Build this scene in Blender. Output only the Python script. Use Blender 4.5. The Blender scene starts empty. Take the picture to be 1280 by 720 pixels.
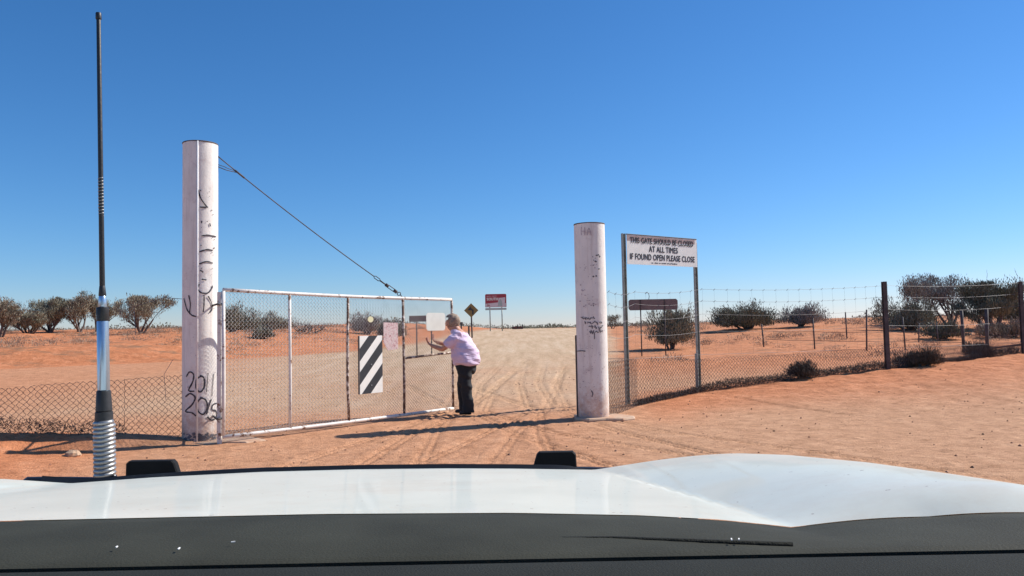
import bpy, math, random
import numpy as np
from mathutils import Vector, Matrix

random.seed(7)
RNG = np.random.default_rng(11)
S = bpy.context.scene
COL = S.collection

# ------------------------------------------------------------------ camera
PITCH, ROLL, EYE, FPX = math.radians(2.98), math.radians(-1.1), 1.5, 960.0
cam_d = bpy.data.cameras.new('camera')
cam = bpy.data.objects.new('camera', cam_d)
COL.objects.link(cam)
CM = Matrix.Rotation(math.radians(90) + PITCH, 4, 'X') @ Matrix.Rotation(ROLL, 4, 'Z')
cam.matrix_world = Matrix.Translation((0, 0, EYE)) @ CM
cam_d.sensor_width = 36.0
cam_d.lens = FPX / 1280 * 36.0
cam_d.clip_start = 0.05
cam_d.clip_end = 6000
S.camera = cam
S.render.resolution_x, S.render.resolution_y = 1024, 576

# ------------------------------------------------------------------ sky and sun
SUN_EL = math.radians(39.0)
SUN_AZ = math.atan2(0.92, 0.40)          # clockwise from +Y
w = bpy.data.worlds.new('World')
S.world = w
w.use_nodes = True
wn = w.node_tree.nodes
wl = w.node_tree.links
wn.clear()
sky = wn.new('ShaderNodeTexSky')
sky.sky_type = 'NISHITA'
sky.sun_disc = False
sky.sun_elevation = SUN_EL
sky.sun_rotation = SUN_AZ
sky.altitude = 0
sky.air_density = 1.0
sky.dust_density = 0.0
sky.ozone_density = 10.0
bg = wn.new('ShaderNodeBackground')
bg.inputs['Strength'].default_value = 0.11
wo = wn.new('ShaderNodeOutputWorld')
# deep outback blue: contrast curve per channel on the clear sky
sp = wn.new('ShaderNodeSeparateColor'); cb_ = wn.new('ShaderNodeCombineColor')
wl.new(sky.outputs[0], sp.inputs[0])
for k, (pw, sc_) in enumerate(((1.32, 1.0), (1.05, .84), (1.0, .90))):
    a_ = wn.new('ShaderNodeMath'); a_.operation = 'MULTIPLY'; a_.inputs[1].default_value = .14
    p_ = wn.new('ShaderNodeMath'); p_.operation = 'POWER'; p_.inputs[1].default_value = pw
    m_ = wn.new('ShaderNodeMath'); m_.operation = 'MULTIPLY'; m_.inputs[1].default_value = sc_ / .14
    wl.new(sp.outputs[k], a_.inputs[0]); wl.new(a_.outputs[0], p_.inputs[0]); wl.new(p_.outputs[0], m_.inputs[0]); wl.new(m_.outputs[0], cb_.inputs[k])
wl.new(cb_.outputs[0], bg.inputs[0])
wl.new(bg.outputs[0], wo.inputs[0])
sd = bpy.data.lights.new('sun', 'SUN')
sd.energy = 4.8
sd.angle = math.radians(0.5)
sd.color = (1.0, 0.945, 0.87)
sun = bpy.data.objects.new('sun', sd)
COL.objects.link(sun)
svec = Vector((math.sin(SUN_AZ) * math.cos(SUN_EL), math.cos(SUN_AZ) * math.cos(SUN_EL), math.sin(SUN_EL)))
sun.rotation_euler = svec.to_track_quat('Z', 'Y').to_euler()
sun.location = (20, 10, 20)
S.view_settings.view_transform = 'Standard'
S.view_settings.look = 'None'
S.view_settings.gamma = 1
S.view_settings.use_curve_mapping = False
S.view_settings.exposure = 0.38
S.render.engine = 'CYCLES'

# ------------------------------------------------------------------ ray helpers
def ray(px, py):
    return (CM.to_3x3() @ Vector(((px - 640) / FPX, -(py - 360) / FPX, -1.0)))

def at(px, py, Y):
    d = ray(px, py)
    t = Y / d.y
    return Vector((d.x * t, Y, EYE + d.z * t))

# ------------------------------------------------------------------ noise
_perm = np.random.default_rng(5).random((256, 256))
def vnoise(x, y):
    xi = np.floor(x).astype(np.int64); yi = np.floor(y).astype(np.int64)
    fx = x - xi; fy = y - yi
    fx = fx * fx * (3 - 2 * fx); fy = fy * fy * (3 - 2 * fy)
    a = _perm[xi & 255, yi & 255]; b = _perm[(xi + 1) & 255, yi & 255]
    c = _perm[xi & 255, (yi + 1) & 255]; d = _perm[(xi + 1) & 255, (yi + 1) & 255]
    return (a * (1 - fx) + b * fx) * (1 - fy) + (c * (1 - fx) + d * fx) * fy - 0.5

def fbm(x, y, o=4):
    r = 0; a = 1.0
    for i in range(o):
        r = r + a * vnoise(x * 2 ** i + 17.3 * i, y * 2 ** i - 9.1 * i)
        a *= 0.5
    return r

def sst(a, b, x):
    t = np.clip((x - a) / (b - a), 0, 1)
    return t * t * (3 - 2 * t)

# ------------------------------------------------------------------ terrain
FR = [(1.55, 12.75, 0.0), (2.25, 14.1, 0.03), (3.78, 15.3, 0.16), (8.3, 17.0, 0.44), (12.6, 19.0, 0.57), (26.0, 25.0, 0.6)]
FL = [(-4.45, 10.85, 0.02), (-5.3, 10.5, 0.17), (-6.7, 10.0, 0.27), (-12.0, 8.4, 0.3), (-20, 6, .3)]

def line_info(x, y, L):
    best = np.full(x.shape, 1e9); h = np.zeros(x.shape); side = np.zeros(x.shape)
    for (x0, y0, h0), (x1, y1, h1) in zip(L[:-1], L[1:]):
        dx, dy = x1 - x0, y1 - y0
        l2 = dx * dx + dy * dy
        t = np.clip(((x - x0) * dx + (y - y0) * dy) / l2, 0, 1)
        qx = x0 + t * dx; qy = y0 + t * dy
        d = np.hypot(x - qx, y - qy)
        m = d < best
        best = np.where(m, d, best)
        h = np.where(m, h0 + t * (h1 - h0), h)
        cr = (dx * (y - y0) - dy * (x - x0)) / math.sqrt(l2)
        side = np.where(m, cr, side)
    return best, h, side

LX = ([-30, 12, 30, 32, 37, 47, 65, 100, 4000], [-30, -20, -20, -12, -7.3, -4.4, -2.7, -1.5, -1])
def xl(y):
    return np.interp(y, [12, 26, 30.5, 33, 37, 47, 65, 100, 4000], [-34, -26, -18, -12, -7.3, -4.6, -2.9, -1.5, -1])
def xr(y):
    return np.interp(y, [12, 14, 20, 30, 43, 65, 100, 4000], [1.6, 2.0, 2.9, 4.2, 5.6, 8.2, 12, 14])

TRACKS = []
for (pts) in [[(-1.15, 5), (-1.05, 8), (-0.75, 11), (-0.2, 14), (0.4, 20), (1.4, 32), (2.6, 60)],
              [(2.8, 5), (1.9, 8), (0.75, 11), (0.0, 14), (-0.1, 20), (0.6, 32), (2.2, 60)],
              [(-2.4, 5), (-2.0, 8), (-1.2, 11), (-0.5, 14), (-0.6, 20), (-0.2, 32), (1.6, 60)],
              [(5.2, 5), (3.4, 8), (1.3, 11), (0.2, 14), (0.3, 20), (1.9, 32), (3.9, 60)],
              [(-0.4, 5), (-0.3, 8), (-0.4, 11), (-0.3, 14), (-2.0, 20), (-6, 26), (-16, 29)]]:
    TRACKS.append((np.array([p[1] for p in pts], float), np.array([p[0] for p in pts], float)))

def track_h(x, y):
    h = np.zeros(x.shape)
    for i, (ty, tx) in enumerate(TRACKS):
        if i == 4:
            sel = sst(29, 25, y) if False else 1.0
        cx = np.interp(y, ty, tx)
        for s in (-0.75, 0.75):
            u = (x - cx - s) / 0.13
            m = np.exp(-np.abs(u) ** 4)
            rib = np.cos(u * 7.5) * 0.5 + 0.35 * np.sign(np.sin(y * 55 + np.abs(u) * 3))
            h += m * (-0.010 + 0.022 * rib) * (0.6 + 0.8 * (vnoise(x * .9 + i * 7, y * .5) + .3)) + 0.005 * np.exp(-((np.abs(u) - 1.35) / 0.3) ** 2)
    f = sst(4, 6, y) * sst(34, 20, y)
    return h * f

def TN(x, y, fine=True):
    x = np.asarray(x, float); y = np.asarray(y, float)
    z = 1.4 * sst(13, 70, y) - 0.0 * y
    z = z - 0.12 * sst(75, 160, y)
    # left dune bank
    d = xl(y)
    b = np.clip(d - x, 0, 40)                       # metres left of the road edge
    yy = sst(27, 31, y)
    lb = sst(0, 9, b) * yy
    z = z + lb * (0.62 + 0.25 * vnoise(x * .12, y * .12)) * sst(400, 120, y)
    # right paddock rises a little
    rp = sst(0.5, 7, x - xr(y)) * sst(17, 30, y)
    z = z + rp * (0.05 + 0.42 * sst(26, 44, y) * sst(85, 55, y) * sst(6, 22, x))
    # drift along right fence
    dd, h, sd_ = line_info(x, y, FR)
    wd = 0.9 + 5.2 * h
    pr = np.exp(-(dd / np.where(sd_ < 0, wd, 1.2 + 2.2 * h)) ** 1.7)
    z = z + h * pr * (1 + 0.18 * fbm(x * .8, y * .8, 3)) * 1.0
    # drift along left fence
    dl, hl, sl = line_info(x, y, FL)
    z = z + hl * np.where(sl > 0, np.exp(-(dl / .5) ** 2.2), np.exp(-(dl / 1.0) ** 1.6))
    z = z + 0.13 * np.exp(-(((x + 6.9) / 1.9) ** 2 + ((y - 8.3) / 1.2) ** 2))
    z = z - 0.05 * np.exp(-(((x + 5.4) / .9) ** 2 + ((y - 9.9) / .45) ** 2))
    if fine:
        bank = np.clip(lb + rp + 0.0, 0, 1)
        near = sst(60, 20, y)
        z = z + 0.02 * fbm(x * .7, y * .7, 3) * (0.2 + 2.2 * bank)
        z = z + 0.09 * bank * fbm(x * .45 + 3, y * .45, 4) + 0.12 * bank * np.maximum(0, vnoise(x * .8, y * .8) - .12)
        z = z + 0.005 * fbm(x * 4.1, y * 4.1, 3) * near
        drift = np.clip(pr * h * 4 + np.exp(-(dl / 1.5) ** 2) * 1.2 * sst(-4.6, -6.5, x), 0, 1)
        # wind ripples and footprints in the loose sand
        z = z + drift * 0.03 * (vnoise(x * 2.6 + y, y * 5.0) + .7 * vnoise(x * 6, y * 7)) * near
        z = z + track_h(x, y)
        cl = vnoise(x * 11, y * 11)
        z = z + 0.02 * np.maximum(0, cl - .30) * near * 3.4
    return z

def T(x, y):
    return float(TN(np.array([x]), np.array([y]))[0])

def gnd(px, py, y0=2.0, y1=400.0):
    d = ray(px, py)
    ys = y0 * (y1 / y0) ** np.linspace(0, 1, 1500)
    t = ys / d.y
    zz = EYE + d.z * t
    h = TN(d.x * t, ys)
    k = np.argmax(zz <= h)
    if not (zz[k] <= h[k]):
        k = 900
    return Vector((d.x * t[k], ys[k], h[k]))

# ------------------------------------------------------------------ materials
def newmat(name):
    m = bpy.data.materials.new(name)
    m.use_nodes = True
    nt = m.node_tree
    b = nt.nodes['Principled BSDF']
    return m, nt, b

def N(nt, typ, **kw):
    n = nt.nodes.new(typ)
    for k, v in kw.items():
        if k in n.inputs:
            n.inputs[k].default_value = v
        else:
            setattr(n, k, v)
    return n

def ramp(nt, fac, stops):
    r = nt.nodes.new('ShaderNodeValToRGB')
    e = r.color_ramp.elements
    while len(e) < len(stops):
        e.new(0.5)
    for q, (p, c) in zip(e, stops):
        q.position = p
        q.color = (*c, 1) if len(c) == 3 else c
    nt.links.new(fac, r.inputs[0])
    return r.outputs[0]

def mix(nt, fac, a, b, blend='MIX'):
    m = nt.nodes.new('ShaderNodeMix')
    m.data_type = 'RGBA'; m.blend_type = blend
    for sock, v in ((m.inputs[0], fac), (m.inputs[6], a), (m.inputs[7], b)):
        if hasattr(v, 'links'):
            nt.links.new(v, sock)
        elif isinstance(v, (int, float)):
            sock.default_value = v
        else:
            sock.default_value = (*v, 1)
    return m.outputs[2]

def simple(name, col, rough=0.6, metal=0.0, var=0.15, scale=8, bump=0.1, bscale=60, dirt=None, dirtscale=5, dirtpos=(.55, .7), coat=0.0, spec=0.5):
    m, nt, b = newmat(name)
    tc = N(nt, 'ShaderNodeTexCoord')
    n1 = N(nt, 'ShaderNodeTexNoise', Scale=scale, Detail=5.0)
    nt.links.new(tc.outputs['Object'], n1.inputs['Vector'])
    lo = tuple(max(0, c * (1 - var)) for c in col); hi = tuple(min(1, c * (1 + var)) for c in col)
    c = ramp(nt, n1.outputs[0], [(0.3, lo), (0.7, hi)])
    if dirt is not None:
        n2 = N(nt, 'ShaderNodeTexNoise', Scale=dirtscale, Detail=8.0, Roughness=0.7)
        nt.links.new(tc.outputs['Object'], n2.inputs['Vector'])
        f = ramp(nt, n2.outputs[0], [(dirtpos[0], (0, 0, 0)), (dirtpos[1], (1, 1, 1))])
        c = mix(nt, f, c, dirt)
    nt.links.new(c, b.inputs['Base Color'])
    b.inputs['Roughness'].default_value = rough
    b.inputs['Metallic'].default_value = metal
    b.inputs['Coat Weight'].default_value = coat
    b.inputs['Specular IOR Level'].default_value = spec
    if bump:
        n3 = N(nt, 'ShaderNodeTexNoise', Scale=bscale, Detail=3.0)
        nt.links.new(tc.outputs['Object'], n3.inputs['Vector'])
        bp = N(nt, 'ShaderNodeBump', Strength=bump, Distance=0.01)
        nt.links.new(n3.outputs[0], bp.inputs['Height'])
        nt.links.new(bp.outputs[0], b.inputs['Normal'])
    return m

M = {}
# ground
m, nt, b = newmat('red_sand')
tc = N(nt, 'ShaderNodeTexCoord')
at_ = N(nt, 'ShaderNodeAttribute', attribute_name='surf')
sep = N(nt, 'ShaderNodeSeparateColor')
nt.links.new(at_.outputs['Color'], sep.inputs[0])
nb = N(nt, 'ShaderNodeTexNoise', Scale=0.35, Detail=6.0, Roughness=0.6)
nm = N(nt, 'ShaderNodeTexNoise', Scale=3.0, Detail=6.0, Roughness=0.65)
nf = N(nt, 'ShaderNodeTexNoise', Scale=45.0, Detail=4.0, Roughness=0.7)
st = N(nt, 'ShaderNodeMapping'); st.inputs['Scale'].default_value = (2.6, 0.28, 1)
ns = N(nt, 'ShaderNodeTexNoise', Scale=1.0, Detail=5.0, Roughness=0.6)
nt.links.new(tc.outputs['Object'], st.inputs[0]); nt.links.new(st.outputs[0], ns.inputs['Vector'])
for q in (nb, nm, nf):
    nt.links.new(tc.outputs['Object'], q.inputs['Vector'])
tan = ramp(nt, nm.outputs[0], [(.3, (.45, .245, .137)), (.52, (.57, .318, .185)), (.72, (.65, .38, .228))])
red = ramp(nt, nm.outputs[0], [(.3, (.47, .175, .078)), (.55, (.62, .245, .115)), (.75, (.73, .33, .175))])
crm = ramp(nt, ns.outputs[0], [(.3, (.50, .35, .215)), (.5, (.60, .43, .28)), (.7, (.66, .50, .345))])
dst = ramp(nt, nb.outputs[0], [(.35, (0, 0, 0)), (.65, (1, 1, 1))])
c1 = mix(nt, sep.outputs[1], tan, red)
def madd(nt, a, k, c0):
    q = N(nt, 'ShaderNodeMath', operation='MULTIPLY_ADD'); nt.links.new(a, q.inputs[0]); q.inputs[1].default_value = k
    if hasattr(c0, 'links'): nt.links.new(c0, q.inputs[2])
    else: q.inputs[2].default_value = c0
    q.use_clamp = True
    return q.outputs[0]
rf = N(nt, 'ShaderNodeMath', operation='MULTIPLY_ADD'); nt.links.new(nb.outputs[0], rf.inputs[0]); rf.inputs[1].default_value = 1.1; rf.inputs[2].default_value = -0.55
ra = N(nt, 'ShaderNodeMath', operation='ADD'); nt.links.new(rf.outputs[0], ra.inputs[0]); nt.links.new(sep.outputs[0], ra.inputs[1]); ra.use_clamp = True
rm = N(nt, 'ShaderNodeMath', operation='MULTIPLY'); nt.links.new(ra.outputs[0], rm.inputs[0]); nt.links.new(ramp(nt, sep.outputs[0], [(.05, (0, 0, 0)), (.35, (1, 1, 1))]), rm.inputs[1])
c2 = mix(nt, rm.outputs[0], c1, crm)
spk = ramp(nt, nf.outputs[0], [(.28, (.62, .58, .55)), (.42, (1, 1, 1)), (.8, (1.0, 1.0, 1.0))])
c3 = mix(nt, 0.8, c2, spk, 'MULTIPLY')
nq = N(nt, 'ShaderNodeTexNoise', Scale=1.0, Detail=5.0, Roughness=.7)
mq = N(nt, 'ShaderNodeMapping'); mq.inputs['Scale'].default_value = (7, 13, 1); mq.inputs['Rotation'].default_value = (0, 0, .25)
nt.links.new(tc.outputs['Object'], mq.inputs[0]); nt.links.new(mq.outputs[0], nq.inputs['Vector'])
c3 = mix(nt, 1.0, c3, ramp(nt, nq.outputs[0], [(.34, (.74, .70, .68)), (.48, (.97, .97, .96)), (.62, (1.06, 1.06, 1.06))]), 'MULTIPLY')
# dry plant litter, dull grey brown patches on the banks
nl = N(nt, 'ShaderNodeTexNoise', Scale=1.6, Detail=8.0, Roughness=0.75)
mp = N(nt, 'ShaderNodeMapping'); mp.inputs['Scale'].default_value = (.35, .8, 1)
nt.links.new(tc.outputs['Object'], mp.inputs[0]); nt.links.new(mp.outputs[0], nl.inputs['Vector'])
lf = ramp(nt, nl.outputs[0], [(.52, (0, 0, 0)), (.66, (1, 1, 1))])
lm = N(nt, 'ShaderNodeMath', operation='MULTIPLY'); nt.links.new(lf, lm.inputs[0]); nt.links.new(sep.outputs[2], lm.inputs[1])
c4 = mix(nt, lm.outputs[0], c3, (.24, .15, .09))
nt.links.new(c4, b.inputs['Base Color'])
b.inputs['Roughness'].default_value = 0.95
b.inputs['Specular IOR Level'].default_value = 0.1
vo = N(nt, 'ShaderNodeTexVoronoi', Scale=22.0)
nt.links.new(tc.outputs['Object'], vo.inputs['Vector'])
b1 = N(nt, 'ShaderNodeBump', Strength=0.8, Distance=0.02); nt.links.new(nf.outputs[0], b1.inputs['Height'])
b2 = N(nt, 'ShaderNodeBump', Strength=0.55, Distance=0.05)
n8 = N(nt, 'ShaderNodeTexNoise', Scale=9.0, Detail=6.0, Roughness=0.7); nt.links.new(tc.outputs['Object'], n8.inputs['Vector'])
nt.links.new(n8.outputs[0], b2.inputs['Height']); nt.links.new(b1.outputs[0], b2.inputs['Normal'])
nt.links.new(b2.outputs[0], b.inputs['Normal'])
M['sand'] = m

M['pillar'] = simple('chalky_white_paint', (.80, .755, .69), .7, var=.07, scale=4, bump=.25, bscale=25, dirt=(.50, .38, .35), dirtscale=3.5, dirtpos=(.56, .80))
def stain(m):
    nt = m.node_tree; b = nt.nodes['Principled BSDF']; L = b.inputs['Base Color'].links[0].from_socket
    tc = N(nt, 'ShaderNodeTexCoord'); sx = N(nt, 'ShaderNodeSeparateXYZ'); nt.links.new(tc.outputs['Object'], sx.inputs[0])
    n1 = N(nt, 'ShaderNodeTexNoise', Scale=9.0, Detail=8.0, Roughness=.75); nt.links.new(tc.outputs['Object'], n1.inputs['Vector'])
    h = N(nt, 'ShaderNodeMapRange'); nt.links.new(sx.outputs[2], h.inputs[0]); h.inputs[1].default_value = 0; h.inputs[2].default_value = .75; h.inputs[3].default_value = .40; h.inputs[4].default_value = -.05
    a = N(nt, 'ShaderNodeMath', operation='ADD'); nt.links.new(h.outputs[0], a.inputs[0]); nt.links.new(n1.outputs[0], a.inputs[1])
    c = mix(nt, ramp(nt, a.outputs[0], [(.58, (0, 0, 0)), (.85, (.75, .75, .75))]), L, (.52, .30, .19))
    mp = N(nt, 'ShaderNodeMapping'); mp.inputs['Scale'].default_value = (16, 16, 1.1)
    n2 = N(nt, 'ShaderNodeTexNoise', Scale=1.0, Detail=6.0, Roughness=.7); nt.links.new(tc.outputs['Object'], mp.inputs[0]); nt.links.new(mp.outputs[0], n2.inputs['Vector'])
    c = mix(nt, ramp(nt, n2.outputs[0], [(.50, (0, 0, 0)), (.72, (.55, .55, .55))]), c, (.50, .42, .38))
    n3 = N(nt, 'ShaderNodeTexNoise', Scale=60.0, Detail=4.0, Roughness=.7); nt.links.new(tc.outputs['Object'], n3.inputs['Vector'])
    c = mix(nt, ramp(nt, n3.outputs[0], [(.66, (0, 0, 0)), (.70, (1, 1, 1))]), c, (.30, .22, .19))
    nt.links.new(c, b.inputs['Base Color'])
stain(M['pillar'])
M['seam'] = simple('white_weld_bead', (.80, .78, .77), .6, var=.03)
M['pillar_cap'] = simple('rusted_rim', (.10, .08, .07), .8)
M['gatepaint'] = simple('worn_white_gate_paint', (.74, .70, .64), .55, var=.08, bump=.2, dirt=(.20, .10, .055), dirtscale=9, dirtpos=(.54, .60))
M['rustpaint'] = simple('peeling_rusty_paint', (.62, .54, .46), .7, var=.15, bump=.3, dirt=(.13, .07, .045), dirtscale=13, dirtpos=(.44, .52))
M['galv'] = simple('galvanised_wire', (.55, .52, .48), .5, metal=.4, bump=0, dirt=(.25, .15, .10), dirtscale=3)
M['rustwire'] = simple('dull_old_wire', (.13, .10, .085), .7, metal=.2, bump=0)
M['greywire'] = simple('weathered_wire', (.16, .16, .17), .6, metal=.3, bump=0)
M['concrete'] = simple('sandy_concrete', (.54, .38, .26), .9, var=.2, bump=.6, bscale=30, dirt=(.45, .24, .14), dirtscale=4, dirtpos=(.45, .65))
M['soot'] = simple('dark_scuffed_paint', (.13, .12, .13), .8, var=.3)
M['blackpaint'] = simple('black_marker_paint', (.045, .04, .05), .7, var=.3, bump=0)
M['faintpaint'] = simple('faded_marker_paint', (.42, .34, .36), .8, var=.2, bump=0)
M['signwhite'] = simple('sign_white', (.84, .83, .76), .45, var=.05, bump=.05, dirt=(.55, .55, .50), dirtscale=6, dirtpos=(.6, .8))
M['signold'] = simple('faded_brown_strip', (.36, .26, .245), .7, var=.2, dirt=(.45, .40, .38), dirtscale=14)
M['signblack'] = simple('sign_black', (.03, .032, .036), .5, bump=0)
M['steelpost'] = simple('grey_steel_post', (.30, .32, .29), .5, metal=.2, var=.2, dirt=(.12, .08, .06), dirtscale=7)
M['darkpost'] = simple('dark_rusty_iron', (.075, .062, .06), .75, var=.35, bump=.3)
M['brownboard'] = simple('faded_brown_board', (.185, .14, .13), .75, var=.15, bump=.3)
M['yellow'] = simple('sunworn_yellow', (.27, .17, .055), .6, var=.1)
M['red'] = simple('sign_red', (.36, .035, .05), .45, var=.05)
M['pinkwhite'] = simple('pale_pink_white', (.68, .55, .55), .6, var=.08)
M['greygreen'] = simple('pale_grey_green', (.42, .45, .42), .6, var=.08)
M['cream'] = simple('cream_board', (.74, .74, .66), .5, var=.04, bump=.05)
M['reflector'] = simple('cream_reflector', (.72, .68, .42), .3, var=.05)
# mottled notice
m, nt, b = newmat('peeled_pink_notice')
tc = N(nt, 'ShaderNodeTexCoord'); n1 = N(nt, 'ShaderNodeTexNoise', Scale=28.0, Detail=4.0, Roughness=.8)
nt.links.new(tc.outputs['Object'], n1.inputs['Vector'])
nt.links.new(ramp(nt, n1.outputs[0], [(.38, (.30, .12, .12)), (.47, (.62, .40, .40)), (.53, (.70, .62, .58)), (.62, (.35, .2, .2)), (.68, (.7, .64, .6))]), b.inputs['Base Color'])
b.inputs['Roughness'].default_value = .7
M['notice'] = m
# vehicle
m, nt, b = newmat('white_car_paint')
tc = N(nt, 'ShaderNodeTexCoord'); n1 = N(nt, 'ShaderNodeTexNoise', Scale=3.0, Detail=7.0, Roughness=.7)
nt.links.new(tc.outputs['Object'], n1.inputs['Vector'])
nt.links.new(ramp(nt, n1.outputs[0], [(.35, (.60, .62, .54)), (.65, (.66, .675, .595))]), b.inputs['Base Color'])
nt.links.new(ramp(nt, n1.outputs[0], [(.35, (.5,) * 3), (.65, (.6,) * 3)]), b.inputs['Roughness'])
b.inputs['Coat Weight'].default_value = .22
b.inputs['Coat Roughness'].default_value = .06
b.inputs['Specular IOR Level'].default_value = .2
cc = b.inputs['Base Color'].links[0].from_socket
n2 = N(nt, 'ShaderNodeTexNoise', Scale=2.2, Detail=9.0, Roughness=.8); nt.links.new(tc.outputs['Object'], n2.inputs['Vector'])
cc = mix(nt, ramp(nt, n2.outputs[0], [(.50, (0, 0, 0)), (.75, (.45, .45, .45))]), cc, (.52, .42, .32))
n4 = N(nt, 'ShaderNodeTexNoise', Scale=70.0, Detail=2.0); nt.links.new(tc.outputs['Object'], n4.inputs['Vector'])
cc = mix(nt, ramp(nt, n4.outputs[0], [(.73, (0, 0, 0)), (.76, (1, 1, 1))]), cc, (.30, .24, .2))
nt.links.new(cc, b.inputs['Base Color'])
M['carpaint'] = m
M['blackplastic'] = simple('black_trim_plastic', (.040, .041, .031), .8, spec=.15, var=.2, bump=.15, bscale=400)
M['dash'] = simple('dark_grey_dashboard', (.024, .026, .023), .9, spec=.12, var=.12, bump=.3, bscale=500)
M['bar'] = simple('black_powder_coat', (.012, .014, .017), .35, var=.2, bump=.1, bscale=300)
M['lamp'] = simple('black_lamp_shell', (.008, .009, .010), .7, var=.2, spec=.2)
M['chrome'] = simple('polished_steel', (.40, .40, .39), .42, metal=.85, var=.05, bump=0)
M['bluesteel'] = simple('blue_silver_tube', (.42, .54, .66), .3, metal=.8, var=.05, bump=0)
M['rubber'] = simple('black_rubber', (.02, .02, .021), .5, var=.2)
M['glass'] = simple('lamp_lens', (.6, .62, .64), .05, bump=0)
M['dust'] = simple('pale_dust_scratch', (.8, .8, .78), .8, bump=0)
# person
m, nt, b = newmat('skin')
b.inputs['Base Color'].default_value = (.50, .25, .165, 1); b.inputs['Roughness'].default_value = .55
b.inputs['Subsurface Weight'].default_value = .1
M['skin'] = m
M['hair'] = simple('short_brown_hair', (.30, .215, .15), .6, var=.45, scale=40, bump=.8, bscale=60)
m, nt, b = newmat('lilac_cotton')
tc = N(nt, 'ShaderNodeTexCoord')
n1 = N(nt, 'ShaderNodeTexNoise', Scale=5.0, Detail=3.0)
mp = N(nt, 'ShaderNodeMapping'); mp.inputs['Scale'].default_value = (.8, .8, 2.6); mp.inputs['Rotation'].default_value = (.3, .5, 0)
nt.links.new(tc.outputs['Object'], mp.inputs[0]); nt.links.new(mp.outputs[0], n1.inputs['Vector'])
bp = N(nt, 'ShaderNodeBump', Strength=.9, Distance=.06); nt.links.new(n1.outputs[0], bp.inputs['Height']); nt.links.new(bp.outputs[0], b.inputs['Normal'])
b.inputs['Base Color'].default_value = (.70, .55, .70, 1); b.inputs['Roughness'].default_value = .85
M['shirt'] = m
M['trousers'] = simple('black_trouser_cloth', (.016, .018, .02), .85, var=.3, bump=.5, bscale=15)
M['shoe'] = simple('black_leather', (.015, .015, .016), .5)
M['sole'] = simple('pale_sole', (.35, .33, .30), .8)
# plants
def leafmat(name, c, var=.35):
    m, nt, b = newmat(name)
    g = N(nt, 'ShaderNodeNewGeometry')
    lo = tuple(v * (1 - var) for v in c); hi = tuple(min(1, v * (1 + var * 1.3)) for v in c)
    nt.links.new(ramp(nt, g.outputs['Random Per Island'], [(0, lo), (1, hi)]), b.inputs['Base Color'])
    b.inputs['Roughness'].default_value = .7
    b.inputs['Specular IOR Level'].default_value = .3
    return m
M['olive'] = leafmat('grey_olive_foliage', (.23, .215, .155))
M['brownolive'] = leafmat('brown_olive_foliage', (.25, .215, .155))
M['dkgreen'] = leafmat('dark_green_foliage', (.15, .15, .105))
M['greyfol'] = leafmat('dry_grey_foliage', (.27, .245, .215))
M['saltbush'] = leafmat('grey_scrub', (.26, .20, .145))
M['litter'] = leafmat('dark_dry_litter', (.10, .085, .065))
M['bark'] = simple('grey_bark', (.11, .085, .075), .9, var=.3)
M['pebble'] = leafmat('dark_red_pebbles', (.22, .10, .06), .5)
M['rock'] = simple('sandy_stone', (.42, .28, .18), .9, var=.2, bump=.6, bscale=20)

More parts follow.
